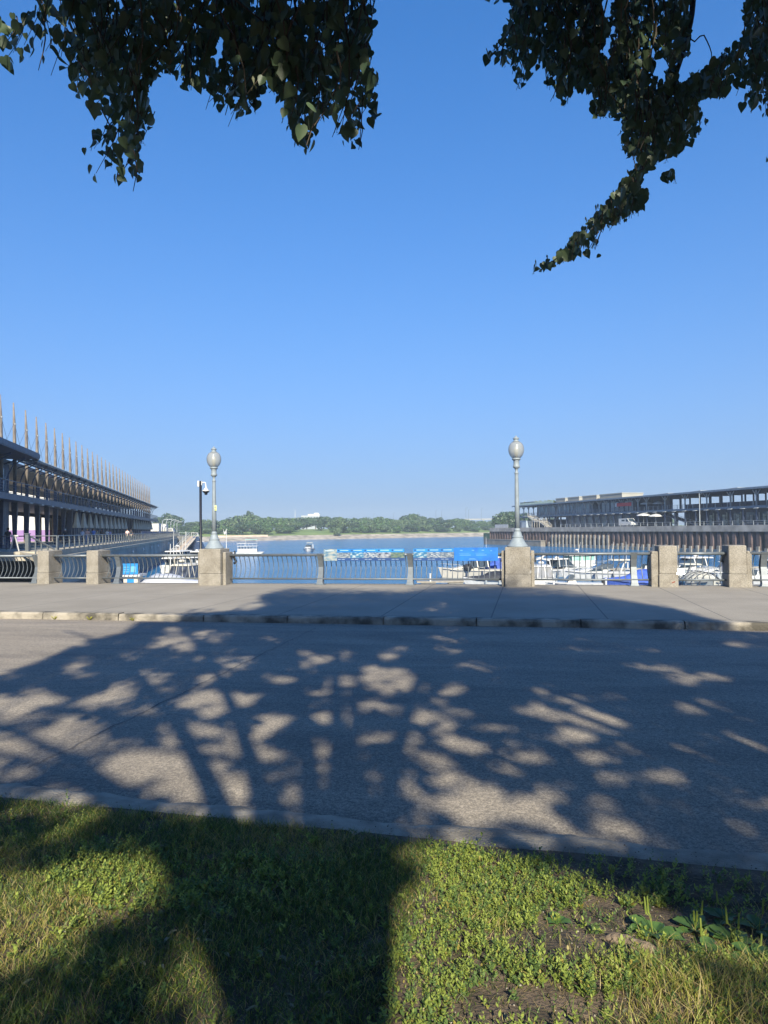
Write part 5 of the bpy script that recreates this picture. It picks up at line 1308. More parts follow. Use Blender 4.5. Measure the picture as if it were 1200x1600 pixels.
cl = lambda n, c: M('cloth_'+n, c, .85, 0, .15, 6)
hairb = M('dark_hair', (.03,.02,.015), .7); hairl = M('light_hair', (.35,.24,.13), .7)
person('person in dark jacket and white cap in front of the purple band', 101.5, 76, 1.75, cl('black',(.02,.02,.025)), cl('black',(.02,.02,.025)), white, 60, .05, 'one')
person('person in a dark top at the pier railing near the left photo edge', 12.5, 57.5, 1.78, cl('black',(.02,.02,.025)), cl('navy',(.03,.04,.09)), hairb, 10, .03)
person('person in pale blue shirt walking under the first folded parasol', 128.5, 84, 1.72, cl('paleblue',(.35,.45,.62)), cl('grey',(.15,.15,.17)), hairb, 170, .15)
person('person in salmon top walking under the second folded parasol', 136.5, 88, 1.8, cl('salmon',(.6,.38,.32)), cl('blue',(.10,.16,.35)), hairl, 10, .15)
person('person in bright blue shirt between two folded parasols', 146, 92, 1.85, cl('brightblue',(.05,.16,.5)), cl('grey',(.15,.15,.17)), hairb, 180, .12)
person('person in olive top and khaki trousers beside the parasols', 152, 96, 1.7, cl('olive',(.2,.22,.16)), cl('khaki',(.35,.3,.22)), hairb, 90, .1)
person('person in khaki shorts and black top on the pier walkway', 158.5, 99, 1.75, cl('black',(.02,.02,.025)), cl('khaki',(.35,.3,.22)), hairb, 15, .15)
person('person in white shirt walking on the pier walkway', 167, 104, 1.72, cl('white',(.7,.7,.68)), cl('grey',(.15,.15,.17)), hairb, 190, .12)
person('person in light violet top beside the person in white on the pier', 171.5, 106, 1.68, cl('violet',(.4,.36,.6)), cl('navy',(.03,.04,.09)), hairb, 160, .12)
person('person in pale pink shirt walking close behind the pier railing', 184.5, 104, 1.80, cl('pink',(.62,.45,.42)), cl('khaki',(.35,.3,.22)), hairb, 5, .16, X=PL(-13.6,104).x)
person('person in black shirt and beige trousers walking beside the person in pink', 193.5, 109, 1.76, cl('black',(.02,.02,.025)), cl('beige',(.5,.42,.32)), hairb, 5, .14, X=PL(-13.7,109).x)

# ------------------------------------------------------------------ overhanging lime trees
def inpoly(px, py, poly):
    c = np.zeros(px.shape, bool); n = len(poly)
    for i in range(n):
        x1, y1 = poly[i]; x2, y2 = poly[(i+1) % n]
        if y1 == y2: continue
        m_ = ((y1 > py) != (y2 > py)) & (px < (x2-x1)*(py-y1)/(y2-y1)+x1); c ^= m_
    return c
MASKL = [(-80,-90),(-80,120),(20,127),(60,130),(100,112),(118,150),(140,165),(150,200),(132,232),(128,262),(148,290),(182,304),(208,300),(232,262),(222,225),(232,208),(252,205),(243,165),(232,150),(255,118),(276,118),(285,150),(320,160),(322,192),(350,200),(372,196),(385,180),(410,185),(402,150),(425,150),(436,190),(450,215),(455,232),(485,247),(492,220),(498,195),(515,190),(520,222),(540,232),(575,238),(585,210),(600,190),(588,150),(596,130),(583,110),(582,60),(590,20),(588,-90)]
MASKR = [[(755,-90),(757,4),(800,8),(792,40),(775,70),(745,85),(748,112),(800,106),(802,140),(815,146),(835,112),(850,115),(858,160),(885,172),(893,150),(925,150),(924,186),(945,192),(965,185),(975,205),(962,215),(980,250),(1000,250),(992,262),(968,290),(945,318),(912,352),(870,395),(832,420),(832,430),(862,424),(880,412),(905,408),(935,405),(942,385),(935,372),(965,352),(990,345),(1015,325),(1015,305),(1000,285),(1030,255),(1062,246),(1075,235),(1105,212),(1105,185),(1088,165),(1105,155),(1130,160),(1155,140),(1170,150),(1145,175),(1150,188),(1180,175),(1190,190),(1240,190),(1240,-90),(1160,-90),(1162,40),(1160,62),(1130,78),(1112,100),(1090,112),(1062,132),(1060,100),(1078,90),(1082,40),(1072,-90)],
         [(1034,262),(1058,270),(1058,290),(1045,293),(1034,280)], [(1183,255),(1200,238),(1240,235),(1240,262),(1188,264)]]
HOLES = [(22,8,34,12),(340,88,9,18),(948,85,8,8),(1030,108,10,20),(948,12,6,16),(90,8,10,6)]
def in_mask(px, py):
    m_ = inpoly(px, py, MASKL)
    for p in MASKR: m_ |= inpoly(px, py, p)
    for cx, cy, rx, ry in HOLES: m_ &= ((px-cx)/rx)**2 + ((py-cy)/ry)**2 > 1
    return m_
SHADE = [(-3000,1052),(0,1052),(65,1030),(125,1002),(190,988),(215,968),(300,956),(390,952),(418,945),(395,931),(440,919),(470,906),(500,880),(860,880),(880,912),(905,922),(960,934),(1040,946),(1115,966),(1200,984),(3200,1010),(4000,4000),(-4000,4000)]
LIT = [(180,1088,42,9,-8),(205,1072,25,7,-8),(250,1060,18,5,0),(260,1006,28,5,-6),(315,994,28,5,0),(275,985,14,4,0),(15,1100,55,11,-8),(60,1120,32,6,-12),(20,1157,42,13,-12),(95,1140,42,9,-15),(105,1168,60,12,-25),(160,1160,22,7,-10),(237,1112,22,7,-10),(305,1105,32,13,-20),(370,1092,22,8,-10),(268,1137,17,10,0),(320,1070,18,6,-10),(355,1047,32,8,-12),(415,1137,38,18,-35),(350,1172,56,26,-30),(298,1215,50,28,-10),(210,1212,60,30,-40),(375,1236,60,20,-12),(415,1182,16,11,0),(275,1167,12,8,0),(125,1248,30,6,5),(452,1048,20,5,0),(515,1028,32,9,0),(435,1060,14,6,0),(510,1070,28,7,0),(580,1053,22,7,0),(585,1068,48,8,8),(565,1104,24,6,0),(525,1120,30,9,15),(540,1140,20,11,30),(500,1175,27,11,-15),(510,1200,10,6,0),(603,1240,15,26,10),
 (615,1020,24,6,5),(632,1062,34,10,15),(612,1078,20,9,10),(695,1100,34,11,30),(680,1128,48,14,38),(710,1075,30,7,5),(750,1043,18,5,5),(780,1135,26,8,10),(630,1162,38,8,18),(700,1203,42,9,18),(757,1262,46,32,20),(845,1280,48,22,38),(862,1243,30,8,32),(845,1082,26,8,8),(875,1092,22,4,8),(840,1108,22,9,10),(925,1130,42,12,26),(900,1150,18,12,20),(922,1178,22,10,38),(967,1215,20,6,18),(950,1283,32,9,32),(1040,1045,38,6,6),(1075,1060,28,4,5),(915,1015,16,4,5),(1090,1100,34,7,12),(1092,1190,13,5,32),(1160,1228,37,3.5,33),(1140,1008,34,4,8),(1035,1220,20,5,25),(720,980,28,3,0),(695,1000,22,3,0),(620,925,20,3,0),(680,950,28,3,0),(1010,1140,12,4,20),(1160,1160,30,4,18),
 (90,1278,32,9,-30),(215,1270,28,9,-10),(452,1320,27,20,0),(328,1490,32,38,0),(335,1550,22,30,0),(325,1590,20,20,0),(205,1345,40,16,-10),(190,1385,50,28,0)]
LITP = [[(-200,1360),(60,1368),(120,1335),(235,1345),(215,1395),(150,1430),(60,1492),(-200,1600)],
        [(640,1308),(745,1300),(860,1345),(1000,1388),(1200,1475),(1200,1505),(1060,1475),(1040,1505),(1130,1600),(1150,1700),(670,1700),(655,1600),(575,1490),(600,1450),(680,1350)]]
JIT = (5.5, 2.4)
_fr = random.Random(77); FLECK = []
_L2 = []
for cx, cy, rx, ry, an in LIT:
    if cy > 1262 and cx < 500: _L2.append((cx, cy, rx, ry, an)); continue
    if rx < 18: _L2.append((cx, cy, rx, ry, an)); continue
    for _ in range(5 if rx > 35 else 3):
        u, v = _fr.uniform(-.75,.75), _fr.uniform(-.6,.6); c_, s_c = math.cos(R(an)), math.sin(R(an)); f_ = _fr.uniform(.34,.62)
        _L2.append((cx+u*rx*c_-v*ry*s_c, cy+u*rx*s_c+v*ry*c_, rx*f_, ry*f_*1.15, an+_fr.uniform(-12,12)))
LIT = _L2
for _ in range(340):
    x_ = _fr.uniform(-40, 1240); y_ = 1000 + 290*_fr.random()**.9
    if y_ > 1250 + x_*.08: continue
    k_ = (y_-830)/330
    if _fr.random() < np.clip((x_-750)/400, 0, .7): continue
    sl = math.degrees(math.atan2((y_-830)*.28, (x_-560))) if abs(x_-560) > 40 else 0
    if sl > 90: sl -= 180
    if sl < -90: sl += 180
    FLECK.append((x_, y_, _fr.uniform(5, 17)*k_+3, _fr.uniform(1.5, 3.8)*k_+.8, sl))
def shadow_keep(P, soft=2.5, g=None):
    """False where a leaf at P would shade a spot that is sunlit in the place"""
    g = g or rng
    P = np.asarray(P, float)
    if soft > 0:
        k_ = np.ones(len(P), bool)
        for o_ in ((0,0,-.04),(.065,0,-.04),(-.065,0,-.04),(0,.03,-.10),(0,-.03,.03)): k_ &= shadow_keep(P+np.array(o_), 0, g)
        return k_
    keep = np.ones(len(P), bool)
    z = np.full(len(P), -0.05)
    for _ in range(2):
        t = (P[:,2]-z)/SUN.z
        G = P - t[:,None]*np.array(SUN)
        tt = -G[:,0]*math.sin(A)+G[:,1]*math.cos(A)
        z = np.where(tt > T_KF, 0.0, np.where(tt > T_KN, RZ, 0.10))
    G[:,2] = z
    vis = G[:,1] > 1.3
    px, py, d = proj(G); 
    
    px = px + g.normal(0, 1, len(P))*JIT[0]; py = py + g.normal(0, 1, len(P))*JIT[1]
    front = vis & (px > -250) & (px < 1450) & (py < 1750)
    wx = px + 13*np.sin(py*.11+px*.045) + 7*np.sin(py*.31-px*.09); wy = py + 4.5*np.sin(px*.12+1.3) + 3*np.sin(px*.047-py*.2) + 2*np.sin(px*.33)
    lit = ~inpoly(px, py, SHADE)
    for cx, cy, rx, ry, an in LIT+FLECK:
        c, s = math.cos(R(an)), math.sin(R(an)); dx, dy = wx-cx, wy-cy
        lit |= ((dx*c+dy*s)/rx)**2 + ((-dx*s+dy*c)/ry)**2 < 1
    for p in LITP: lit |= inpoly(px, py, p)
    return ~(front & lit & (g.random(len(P)) < .94))

leafm = leaf_mat('lime_leaves', (0.05, 0.085, 0.05), (0.09, 0.135, 0.07), 0.3, 2.0, 0.45)
budm = leaf_mat('lime_bracts', (0.10, 0.11, 0.05), (0.17, 0.18, 0.09), 0.3, 2.0)
barkm = M('lime_bark', (0.035, 0.028, 0.022), .95, 0, 0, 3, .9, 14, col2=(0.09,0.07,0.055), detail=9)
LT = np.array([(0,0,0),(.20,.09,.03),(.40,-.02,.08),(.47,-.25,.10),(.38,-.55,.08),(.17,-.85,.02),(0,-1.1,-.05),(-.17,-.85,.02),(-.38,-.55,.08),(-.47,-.25,.10),(-.40,-.02,.08),(-.20,.09,.03)], float)
LT[:,2] *= 1.2
LF = [(0,1,2,3,4,5,6),(0,6,7,8,9,10,11)]
def leaves(name, P, size, D, Nn, mat, parent, detailed=True):
    """P positions, D hanging direction, Nn normals"""
    n = len(P)
    D = D/np.linalg.norm(D,axis=1)[:,None]; Xa = np.cross(D, Nn); Xa /= np.linalg.norm(Xa,axis=1)[:,None]; Zn = np.cross(Xa, D)
    T_ = LT if detailed else np.array([(0,0,0),(.42,-.35,.06),(0,-1.05,0),(-.42,-.35,.06)], float)
    Vv = P[:,None,:] + size[:,None,None]*(T_[None,:,0,None]*Xa[:,None,:] - T_[None,:,1,None]*D[:,None,:] + T_[None,:,2,None]*Zn[:,None,:])
    m_ = len(T_)
    base = (np.arange(n)*m_)[:,None,None]
    if detailed: Q = (np.array(LF)[None]+base).reshape(-1,7); return npmesh(name, Vv.reshape(-1,3), Q, mat, parent, nper=7)
    Q = (np.array([[0,1,2,3]])[None]+base).reshape(-1,4); return npmesh(name, Vv.reshape(-1,3), Q, mat, parent)

def smooth_pts(pts, n=4):
    pts = [Vector(p) for p in pts]; out = []
    for i in range(len(pts)-1):
        a = pts[max(i-1,0)]; b_ = pts[i]; c = pts[i+1]; d = pts[min(i+2,len(pts)-1)]
        for k in range(n):
            t = k/n; out.append(0.5*((2*b_)+(c-a)*t+(2*a-5*b_+4*c-d)*t*t+(3*b_-3*c+d-a)*t*t*t))
    out.append(pts[-1]); return out

def make_tree(label, base, ell, seed, ncl, visible_polys, depth_rng, lsize, main_px, sdir):
    g = np.random.default_rng(seed); rr = random.Random(seed)
    root = thing('lime_tree', label, 'tree', (0,0,0))
    bx, by = base; zb = .1
    fork = Vector((bx+.05, by+.1, 3.1))
    b = MB(); b.tube(smooth_pts([(bx,by,zb-.3),(bx,by,zb+.1),(bx+.02,by,1.2),(bx,by+.03,2.2),fork]), [.46,.40,.36,.33,.31,.29,.28,.27,.27,.26,.26,.25,.25,.25,.25,.25,.25], 16); b.build('trunk', barkm, root, smooth=True)
    cx, cy, cz, rx, ry, rz = ell
    limbs = []
    nl = 9
    for k in range(nl):
        th = 2*math.pi*k/nl + rr.uniform(-.25,.25); rise = rr.uniform(.25,.9)
        tip = Vector((cx+rx*.75*math.cos(th), cy+ry*.75*math.sin(th), cz+rz*(rise-.45)))
        mid = fork.lerp(tip, .45) + Vector((rr.uniform(-.4,.4), rr.uniform(-.4,.4), .9))
        limbs.append(smooth_pts([fork-Vector((0,0,.3)), fork.lerp(mid,.4)+Vector((0,0,.2)), mid, mid.lerp(tip,.6)+Vector((0,0,.3)), tip], 4))
    limbs.append(smooth_pts([fork, fork+Vector((.1,0,2.5)), Vector((cx,cy,cz)), Vector((cx,cy,cz+rz*.7))], 5))
    twig = MB()
    for l in limbs:
        n = len(l); b = MB(); b.tube(l, [.11*(1-.88*i/(n-1))+.008 for i in range(n)], 8); b.build('limb', barkm, root, smooth=True)
    allp = [p for l in limbs for p in l[3:]]
    arr = np.array([tuple(p) for p in allp])
    # foliage clusters through the crown
    C = g.normal(0,1,(ncl*3,3)); C /= np.linalg.norm(C,axis=1)[:,None]; C *= (g.uniform(.12,1,len(C))**.5)[:,None]
    C = C*np.array([rx,ry,rz])+np.array([cx,cy,cz]); C = C[C[:,2] > np.where(C[:,1] < -1.5, 3.5, 4.3)+.25*np.sin(C[:,0]*2)][:ncl]
    nn = 46
    Pn = np.repeat(C, nn, 0) + g.normal(0,1,(len(C)*nn,3))*np.array([.42,.42,.26])
    Pn[:,2] -= np.abs(g.normal(0,.2,len(Pn)))
    Pn = Pn[Pn[:,2] > np.where(Pn[:,1] < -1.5, 3.0, 3.9)]
    px, py, d = proj(Pn)
    inside = (d > 0.3) & (px > -90) & (px < 1290) & (py > -45)
    ok = ~inside | (in_mask(px, py) & (py < -25) & (d > 3.5))
    Pn = Pn[ok]; Pn = Pn[shadow_keep(Pn, 3.0, g)]
    n = len(Pn)
    D = np.stack([g.normal(0,.45,n), g.normal(0,.45,n), -np.ones(n)],1); Nn = g.normal(0,1,(n,3)); Nn[:,2] += .8
    print('crown leaves', n)
    leaves('crown', Pn, g.uniform(.085,.135,n), D, Nn, leafm, root, detailed=False)
    # branchlets joining the nearest limb to the foliage
    used = 0
    for c in C[::5]:
        j = np.argmin(((arr-c)**2).sum(1)); a = Vector(arr[j]); c_ = Vector(c)
        if (a-c_).length > 3.2: continue
        mid = a.lerp(c_, .5)+Vector((0,0,.15))
        q = np.array([tuple(a.lerp(mid, .5)), tuple(mid), tuple(c_)])
        x, y, dd = proj(q)
        vis = (dd > .3) & (x > -60) & (x < 1260) & (y > -30)
        if (vis & ~in_mask(x, y)).any() or not shadow_keep(q, 0, g).all(): continue
        twig.tube([a, mid, c_], [.03,.018,.006], 4)
    # hanging sprays seen at the top of the photo
    Pl = []; Dl = []; Nl = []; Sl = []; Pb = []
    for poly, cnt in visible_polys:
        xs_ = [p[0] for p in poly]; ys_ = [p[1] for p in poly]
        for _ in range(cnt):
            for _t in range(40):
                x = rr.uniform(max(min(xs_),-70), min(max(xs_),1270)); y = rr.uniform(max(min(ys_),-70), max(ys_))
                if in_mask(np.array([x]), np.array([y]))[0] and inpoly(np.array([float(x)]), np.array([float(y)]), poly)[0]: break
            else: continue
            dpt = rr.uniform(*depth_rng)
            tip = atY(x, y, dpt); ln = rr.uniform(.35,.75); dirv = Vector((rr.gauss(0,.22)+sdir*.35, rr.gauss(0,.25), 1)).normalized()
            pts = [tip + dirv*ln*u + Vector((.05*math.sin(u*3),0,-.06*u*u)) for u in (0,.35,.7,1)]
            pts2 = []
            for p in pts:
                q0 = pts2[-1] if pts2 else p
                xx, yy, _d = proj(np.array([tuple(q0.lerp(p, v)) for v in (.34,.67,1)]))
                if (in_mask(xx, yy) | (yy < -40)).all(): pts2.append(p)
                else: break
            if len(pts2) >= 2: twig.tube(pts2, [.0022+.0013*i for i in range(len(pts2))], 4)
            nlf = rr.randint(5,10)
            for i in range(nlf):
                u = i/nlf; p = tip + dirv*ln*u + Vector((rr.gauss(0,.045), rr.gauss(0,.06), rr.gauss(0,.02)))
                Pl.append(tuple(p)); Dl.append((rr.gauss(0,.5), rr.gauss(0,.5), -1)); a_ = rr.uniform(0,6.28); Nl.append((math.cos(a_)*.8, math.sin(a_)-.35, rr.uniform(-.2,.5))); Sl.append(rr.uniform(.6,1.25)*lsize*(.75 if i == 0 else 1))
            if rr.random() < .35:
                Pb.append(tuple(tip+dirv*ln*rr.uniform(.1,.6)+Vector((rr.gauss(0,.03),-.03,-.02))))
    Pl = np.array(Pl); Dl = np.array(Dl); Nl = np.array(Nl); Sl = np.array(Sl)
    Dn = Dl/np.linalg.norm(Dl,axis=1)[:,None]
    ok = np.ones(len(Pl), bool)
    for f in (0.05, .55, 1.0):
        x, y, d = proj(Pl+Dn*(Sl*1.1*f)[:,None]); ok &= in_mask(x, y) | (y < -40)
    leaves('hanging_leaves', Pl[ok], Sl[ok], Dl[ok], Nl[ok], leafm, root, detailed=True)
    Pb = np.array(Pb); x, y, d = proj(Pb - np.array([0,0,.07])); Pb = Pb[in_mask(x, y)]
    # bracts with hanging fruit
    nb = len(Pb); D = np.stack([g.normal(0,.25,nb), g.normal(0,.25,nb), -np.ones(nb)],1); Nn = g.normal(0,1,(nb,3))
    D /= np.linalg.norm(D,axis=1)[:,None]; Xa = np.cross(D,Nn); Xa /= np.linalg.norm(Xa,axis=1)[:,None]
    s_ = g.uniform(.055,.08,nb)[:,None]
    Vv = np.stack([Pb, Pb+Xa*s_*.13+D*s_*.3, Pb+D*s_, Pb-Xa*s_*.13+D*s_*.3],1).reshape(-1,3)
    npmesh('bracts', Vv, np.arange(nb*4).reshape(-1,4), budm, root)['kind'] = 'stuff'
    fb = MB()
    for p, dd in zip(Pb, D):
        p = Vector(p); e = p+Vector(dd)*.06
        for q in range(3):
            t = e+Vector((rr.uniform(-.018,.018), rr.uniform(-.018,.018), -rr.uniform(.015,.035)))
            fb.tube([e, t], .0009, 3, False); s = .0042
            fb.add([t+Vector(v)*s for v in ((1,0,0),(0,1,0),(-1,0,0),(0,-1,0),(0,0,1),(0,0,-1))], [(0,1,4),(1,2,4),(2,3,4),(3,0,4),(1,0,5),(2,1,5),(3,2,5),(0,3,5)])
    fb.build('fruit', budm, root)['kind'] = 'stuff'
    # main drooping branches that enter the picture
    for pts, dpt, r in main_px:
        w_ = [atY(x, y, dpt+dy) for x, y, dy in pts]
        top = w_[0]; j = np.argmin(((arr-np.array(tuple(top)))**2).sum(1)); a = Vector(arr[j])
        w_ = [a, a.lerp(top, .6)+Vector((0,0,.35))] + w_
        sp_ = smooth_pts(w_, 4); n = len(sp_)
        b = MB(); b.tube(sp_, [r*(1-.85*i/(n-1)) for i in range(n)], 6); b.build('limb', barkm, root, smooth=True)
        # leaves along this branch
    twig.build('twigs', barkm, root)['kind'] = 'stuff'
    return root
W_ = [(-80,-90),(1300,-90),(1300,500),(-80,500)]
tL = make_tree('large lime tree whose leafy sprays hang into the top left of the view', (.14,-2.3), (-2.0,-1.6,8.9,5.8,7.2,5.8), 5, 3300,
    [([(-80,-80),(660,-80),(660,130),(-80,130)], 260), ([(110,80),(260,80),(260,310),(110,310)], 75), ([(260,90),(420,90),(420,210),(260,210)], 75), ([(420,90),(610,90),(610,260),(420,260)], 95)], (4.3,6.2), .080,
    [([(165,-60,0),(215,80,0),(200,190,.1),(182,280,.1)], 4.9, .022), ([(560,-60,0),(568,110,0),(562,225,0)], 5.0, .016), ([(330,-60,0),(375,60,0),(352,180,0)], 5.3, .018), ([(450,-60,0),(470,90,0),(478,220,0)], 4.8, .018), ([(30,-60,0),(70,40,0),(60,110,0)], 5.2, .016)], .3)
tR = make_tree('lime tree whose long arching branch hangs into the top right of the view', (4.3,-2.6), (4.2,-1.8,8.9,5.2,7.2,5.8), 9, 3500,
    [([(740,-80),(1090,-80),(1090,130),(740,130)], 290), ([(790,90),(990,90),(990,200),(790,200)], 95), ([(930,150),(1110,150),(1110,300),(930,300)], 140), ([(820,270),(1020,270),(1020,440),(820,440)], 140), ([(1100,-80),(1270,-80),(1270,270),(1100,270)], 115), ([(1030,255),(1062,255),(1062,300),(1030,300)], 12), ([(1180,230),(1250,230),(1250,270),(1180,270)], 14), ([(1060,90),(1130,90),(1130,180),(1060,180)], 50)], (5.4,7.2), .078,
    [([(1088,-60,0),(1078,40,0),(1050,135,0),(1010,250,0),(950,340,0),(842,424,0)], 6.2, .035), ([(1078,25,0),(1100,55,0),(1112,92,0),(1090,128,0)], 6.3, .012), ([(830,-60,0),(800,40,0),(760,98,0)], 6.0, .016), ([(960,-60,0),(930,60,0),(880,160,0)], 6.4, .016), ([(1050,130,0),(1010,165,0),(965,212,0)], 6.2, .014), ([(1190,-60,0),(1180,60,0),(1150,150,0)], 6.5, .014)], -.1)

# ------------------------------------------------------------------ LAWN
def samp(n, seed, x0=-6, x1=6, t0=.9, t1=4.48):
    g = np.random.default_rng(seed); t = g.uniform(t0, t1, n); s = g.uniform(x0, x1, n)
    tk = t - .05*s; X = s*math.cos(A)-tk*math.sin(A); Y = s*math.sin(A)+tk*math.cos(A)
    # keep only what can be seen, with a margin
    x, y, d = proj(np.stack([X,Y,gz(X,Y)],1)); k = (x > -160) & (x < 1360) & (y < 1720) & (Y > 1.2)
    return X[k], Y[k], x[k], y[k], s[k], t[k], g
def fnoise(X, Y, sc, seed):
    return (np.sin(X*sc+seed)*np.cos(Y*sc*1.13-seed*1.7)+np.sin(X*sc*2.3-Y*sc*1.9+seed*.6)*.6+np.cos(X*sc*4.1+Y*sc*3.7+seed*2.2)*.35)/1.95
def blades(name, X, Y, g, h, wd, mats, mi, lean=.5, droop=.35):
    n = len(X); Z = gz(X, Y)
    th = g.uniform(0, 6.283, n); lx = np.cos(th)*lean*g.uniform(.2,1,n); ly = np.sin(th)*lean*g.uniform(.2,1,n)
    a = g.uniform(0,6.283,n); wx, wy = np.cos(a)*wd/2, np.sin(a)*wd/2
    B = np.stack([X,Y,Z-.005],1); Wd = np.stack([wx,wy,np.zeros(n)],1); L_ = np.stack([lx,ly,np.ones(n)],1)
    m1 = B+L_*(h*.5)[:,None]; tip = B+np.stack([lx*(1.3+droop),ly*(1.3+droop),np.ones(n)*(1-droop*.3)],1)*h[:,None]
    Vv = np.stack([B-Wd, B+Wd, m1+Wd*.75, m1-Wd*.75, tip+Wd*.12, tip-Wd*.12],1).reshape(-1,3)
    o = np.arange(n)[:,None]*6
    Q = np.concatenate([o+np.array([[0,1,2,3]]), o+np.array([[3,2,4,5]])],1).reshape(-1,4)
    return npmesh(name, Vv, Q, mats, mi=np.repeat(mi,2))
gm = [leaf_mat('grass_green', (0.09,0.15,0.022),(0.16,0.215,0.036),.35,9), leaf_mat('grass_dark', (0.035,0.075,0.018),(0.06,0.115,0.026),.3,9), leaf_mat('grass_straw', (0.30,0.23,0.09),(0.42,0.34,0.15),.3,9), leaf_mat('grass_yellow', (0.27,0.27,0.05),(0.36,0.34,0.07),.35,9)]
X, Y, px, py, s_, t_, g = samp(520000, 21)
right = np.clip((px-(640-(py-1300)*.25))/70, 0, 1)          # weeds take over on the right
bare = fnoise(X, Y, 3.1, 4) + .35*fnoise(X, Y, 9, 1)
dens = np.where(right > .5, .10 + .25*(bare < -.3), np.where(bare > .62, .25, .9))
dens = np.where((px > 980) & (py > 1480), .45, dens)
dens *= np.clip((4.41 + .03*np.sin(s_*3) + .045*fnoise(X, Y, 5, 6) - t_)/.06, 0, 1)
dens = np.where((t_ > 4.05) & (px > 780), dens*.25, dens)
k = g.random(len(X)) < dens
X, Y, px, py, s_, t_ = X[k], Y[k], px[k], py[k], s_[k], t_[k]; n = len(X)
dry = fnoise(X, Y, 1.7, 9) + .9*np.clip((150-px)/300, 0, 1)*(py > 1330)
u = g.random(n); mi = np.where(u < .42, 0, np.where(u < .8, 1, np.where(u < .9, 3, 2)))
mi = np.where((g.random(n) < np.clip(dry, 0, .7)), np.where(g.random(n) < .5, 2, 3), mi)
hh = g.uniform(.022,.06,n)*(1+.5*fnoise(X, Y, 2.3, 2))*np.where((py > 1520)&(px > 960), 1.5, 1)
print('blades', n)
tag(blades('lawn_grass', X, Y, g, np.maximum(hh,.012), g.uniform(.0024,.0048,n), gm, mi, .75), 'short patchy lawn grass, green in the shade and straw coloured at the sunny left', 'grass', kind='stuff')
# thin dead thatch on the soil
X, Y, px, py, s_, t_, g = samp(60000, 22); k = (g.random(len(X)) < .5) & (t_ < 4.38); X, Y = X[k], Y[k]; n = len(X)
th = g.uniform(0,6.283,n); D = np.stack([np.cos(th),np.sin(th),g.uniform(-.05,.25,n)],1)*g.uniform(.012,.04,n)[:,None]; Wd = np.stack([-np.sin(th),np.cos(th),np.zeros(n)],1)*.0012
B = np.stack([X,Y,gz(X,Y)+.004],1)
tag(npmesh('dead_thatch', np.stack([B-Wd,B+Wd,B+D+Wd*.3,B+D-Wd*.3],1).reshape(-1,3), np.arange(n*4).reshape(-1,4), gm[2]), 'thin dry straw lying between the grass blades', 'dead grass', kind='stuff')
# knotweed-like ground cover: upright sprigs with small oval leaves
X, Y, px, py, s_, t_, g = samp(70000, 23)
right = np.clip((px-(650-(py-1300)*.3))/60, 0, 1)
bn = fnoise(X, Y, 3.4, 7)+.5*fnoise(X, Y, 10, 3)
# bare soil spots read from the lawn: around the root, and at the bottom right
bare = (((px-965)/150)**2+((py-1470)/50)**2 < 1+.6*bn) | (((px-640)/40)**2+((py-1400)/34)**2 < 1) | (((px-870)/170)**2+((py-1590)/45)**2 < 1+.6*bn) | (((px-800)/60)**2+((py-1330)/14)**2 < 1)
left_patch = (((px-200)/130)**2+((py-1370)/55)**2 < 1) | (((px-400)/170)**2+((py-1390)/50)**2 < 1)
dens = np.where(right > .5, np.where(bn > .55, .25, 1.0), np.where(left_patch, .5, .06))
dens = np.where(bare, .07, dens); dens = np.where((px > 1020)&(py > 1420), dens*.35, dens)
dens *= np.clip((4.36-t_+.09*fnoise(X, Y, 4, 8))/.08, 0, 1); dens = np.where((t_ > 4.0)&(px > 860)&(px < 1020), dens*.35, dens); dens = np.where((px > 1040)&(t_ > 3.3), dens*.2, dens)
k = g.random(len(X)) < dens*.8; X, Y = X[k], Y[k]; n = len(X); print('sprigs', n)
NL = 14
hgt = g.uniform(.025,.085,n)*(1+.35*fnoise(X, Y, 2.7, 1))
bx_ = np.repeat(X, NL); by_ = np.repeat(Y, NL); hz_ = np.repeat(hgt, NL); kk = np.tile(np.arange(NL), n)
lnx = np.repeat(g.normal(0,.5,n), NL); lny = np.repeat(g.normal(0,.5,n), NL)
f = (kk+.6)/NL
az = kk*2.4 + np.repeat(g.uniform(0,6.28,n), NL); el = g.uniform(.2,1.1,len(az)); ln = np.repeat(g.uniform(.7,1.7,n)*(1+.3*fnoise(X,Y,2.2,5)), NL)*g.uniform(.010,.019,len(az))*(1.15-.4*f)
B = np.stack([bx_+lnx*hz_*f, by_+lny*hz_*f, gz(bx_,by_)+hz_*f],1)
D = np.stack([np.cos(az)*np.cos(el), np.sin(az)*np.cos(el), np.sin(el)],1); S_ = np.stack([-np.sin(az),np.cos(az),np.zeros(len(az))],1)
w2 = (ln*.24)[:,None]
Vv = np.stack([B, B+D*(ln*.35)[:,None]+S_*w2, B+D*(ln*.72)[:,None]+S_*w2*.8, B+D*ln[:,None], B+D*(ln*.72)[:,None]-S_*w2*.8, B+D*(ln*.35)[:,None]-S_*w2],1).reshape(-1,3)
wm = [leaf_mat('weed_green', (0.19,0.25,0.04),(0.30,0.36,0.07),.35,12,.7), leaf_mat('weed_dark', (0.08,0.14,0.035),(0.12,0.185,0.045),.3,12,.7), leaf_mat('weed_yellow', (0.24,0.20,0.04),(0.32,0.26,0.06),.3,12)]
mi = np.where(g.random(n) < .62, 0, 1); mi = np.repeat(mi, NL); mi = np.where(g.random(len(mi)) < .05, 2, mi)
tag(npmesh('ground_cover', Vv, np.arange(len(mi)*6).reshape(-1,6), wm, nper=6, mi=mi), 'dense low leafy weeds growing over the right half of the lawn', 'weeds', kind='stuff')
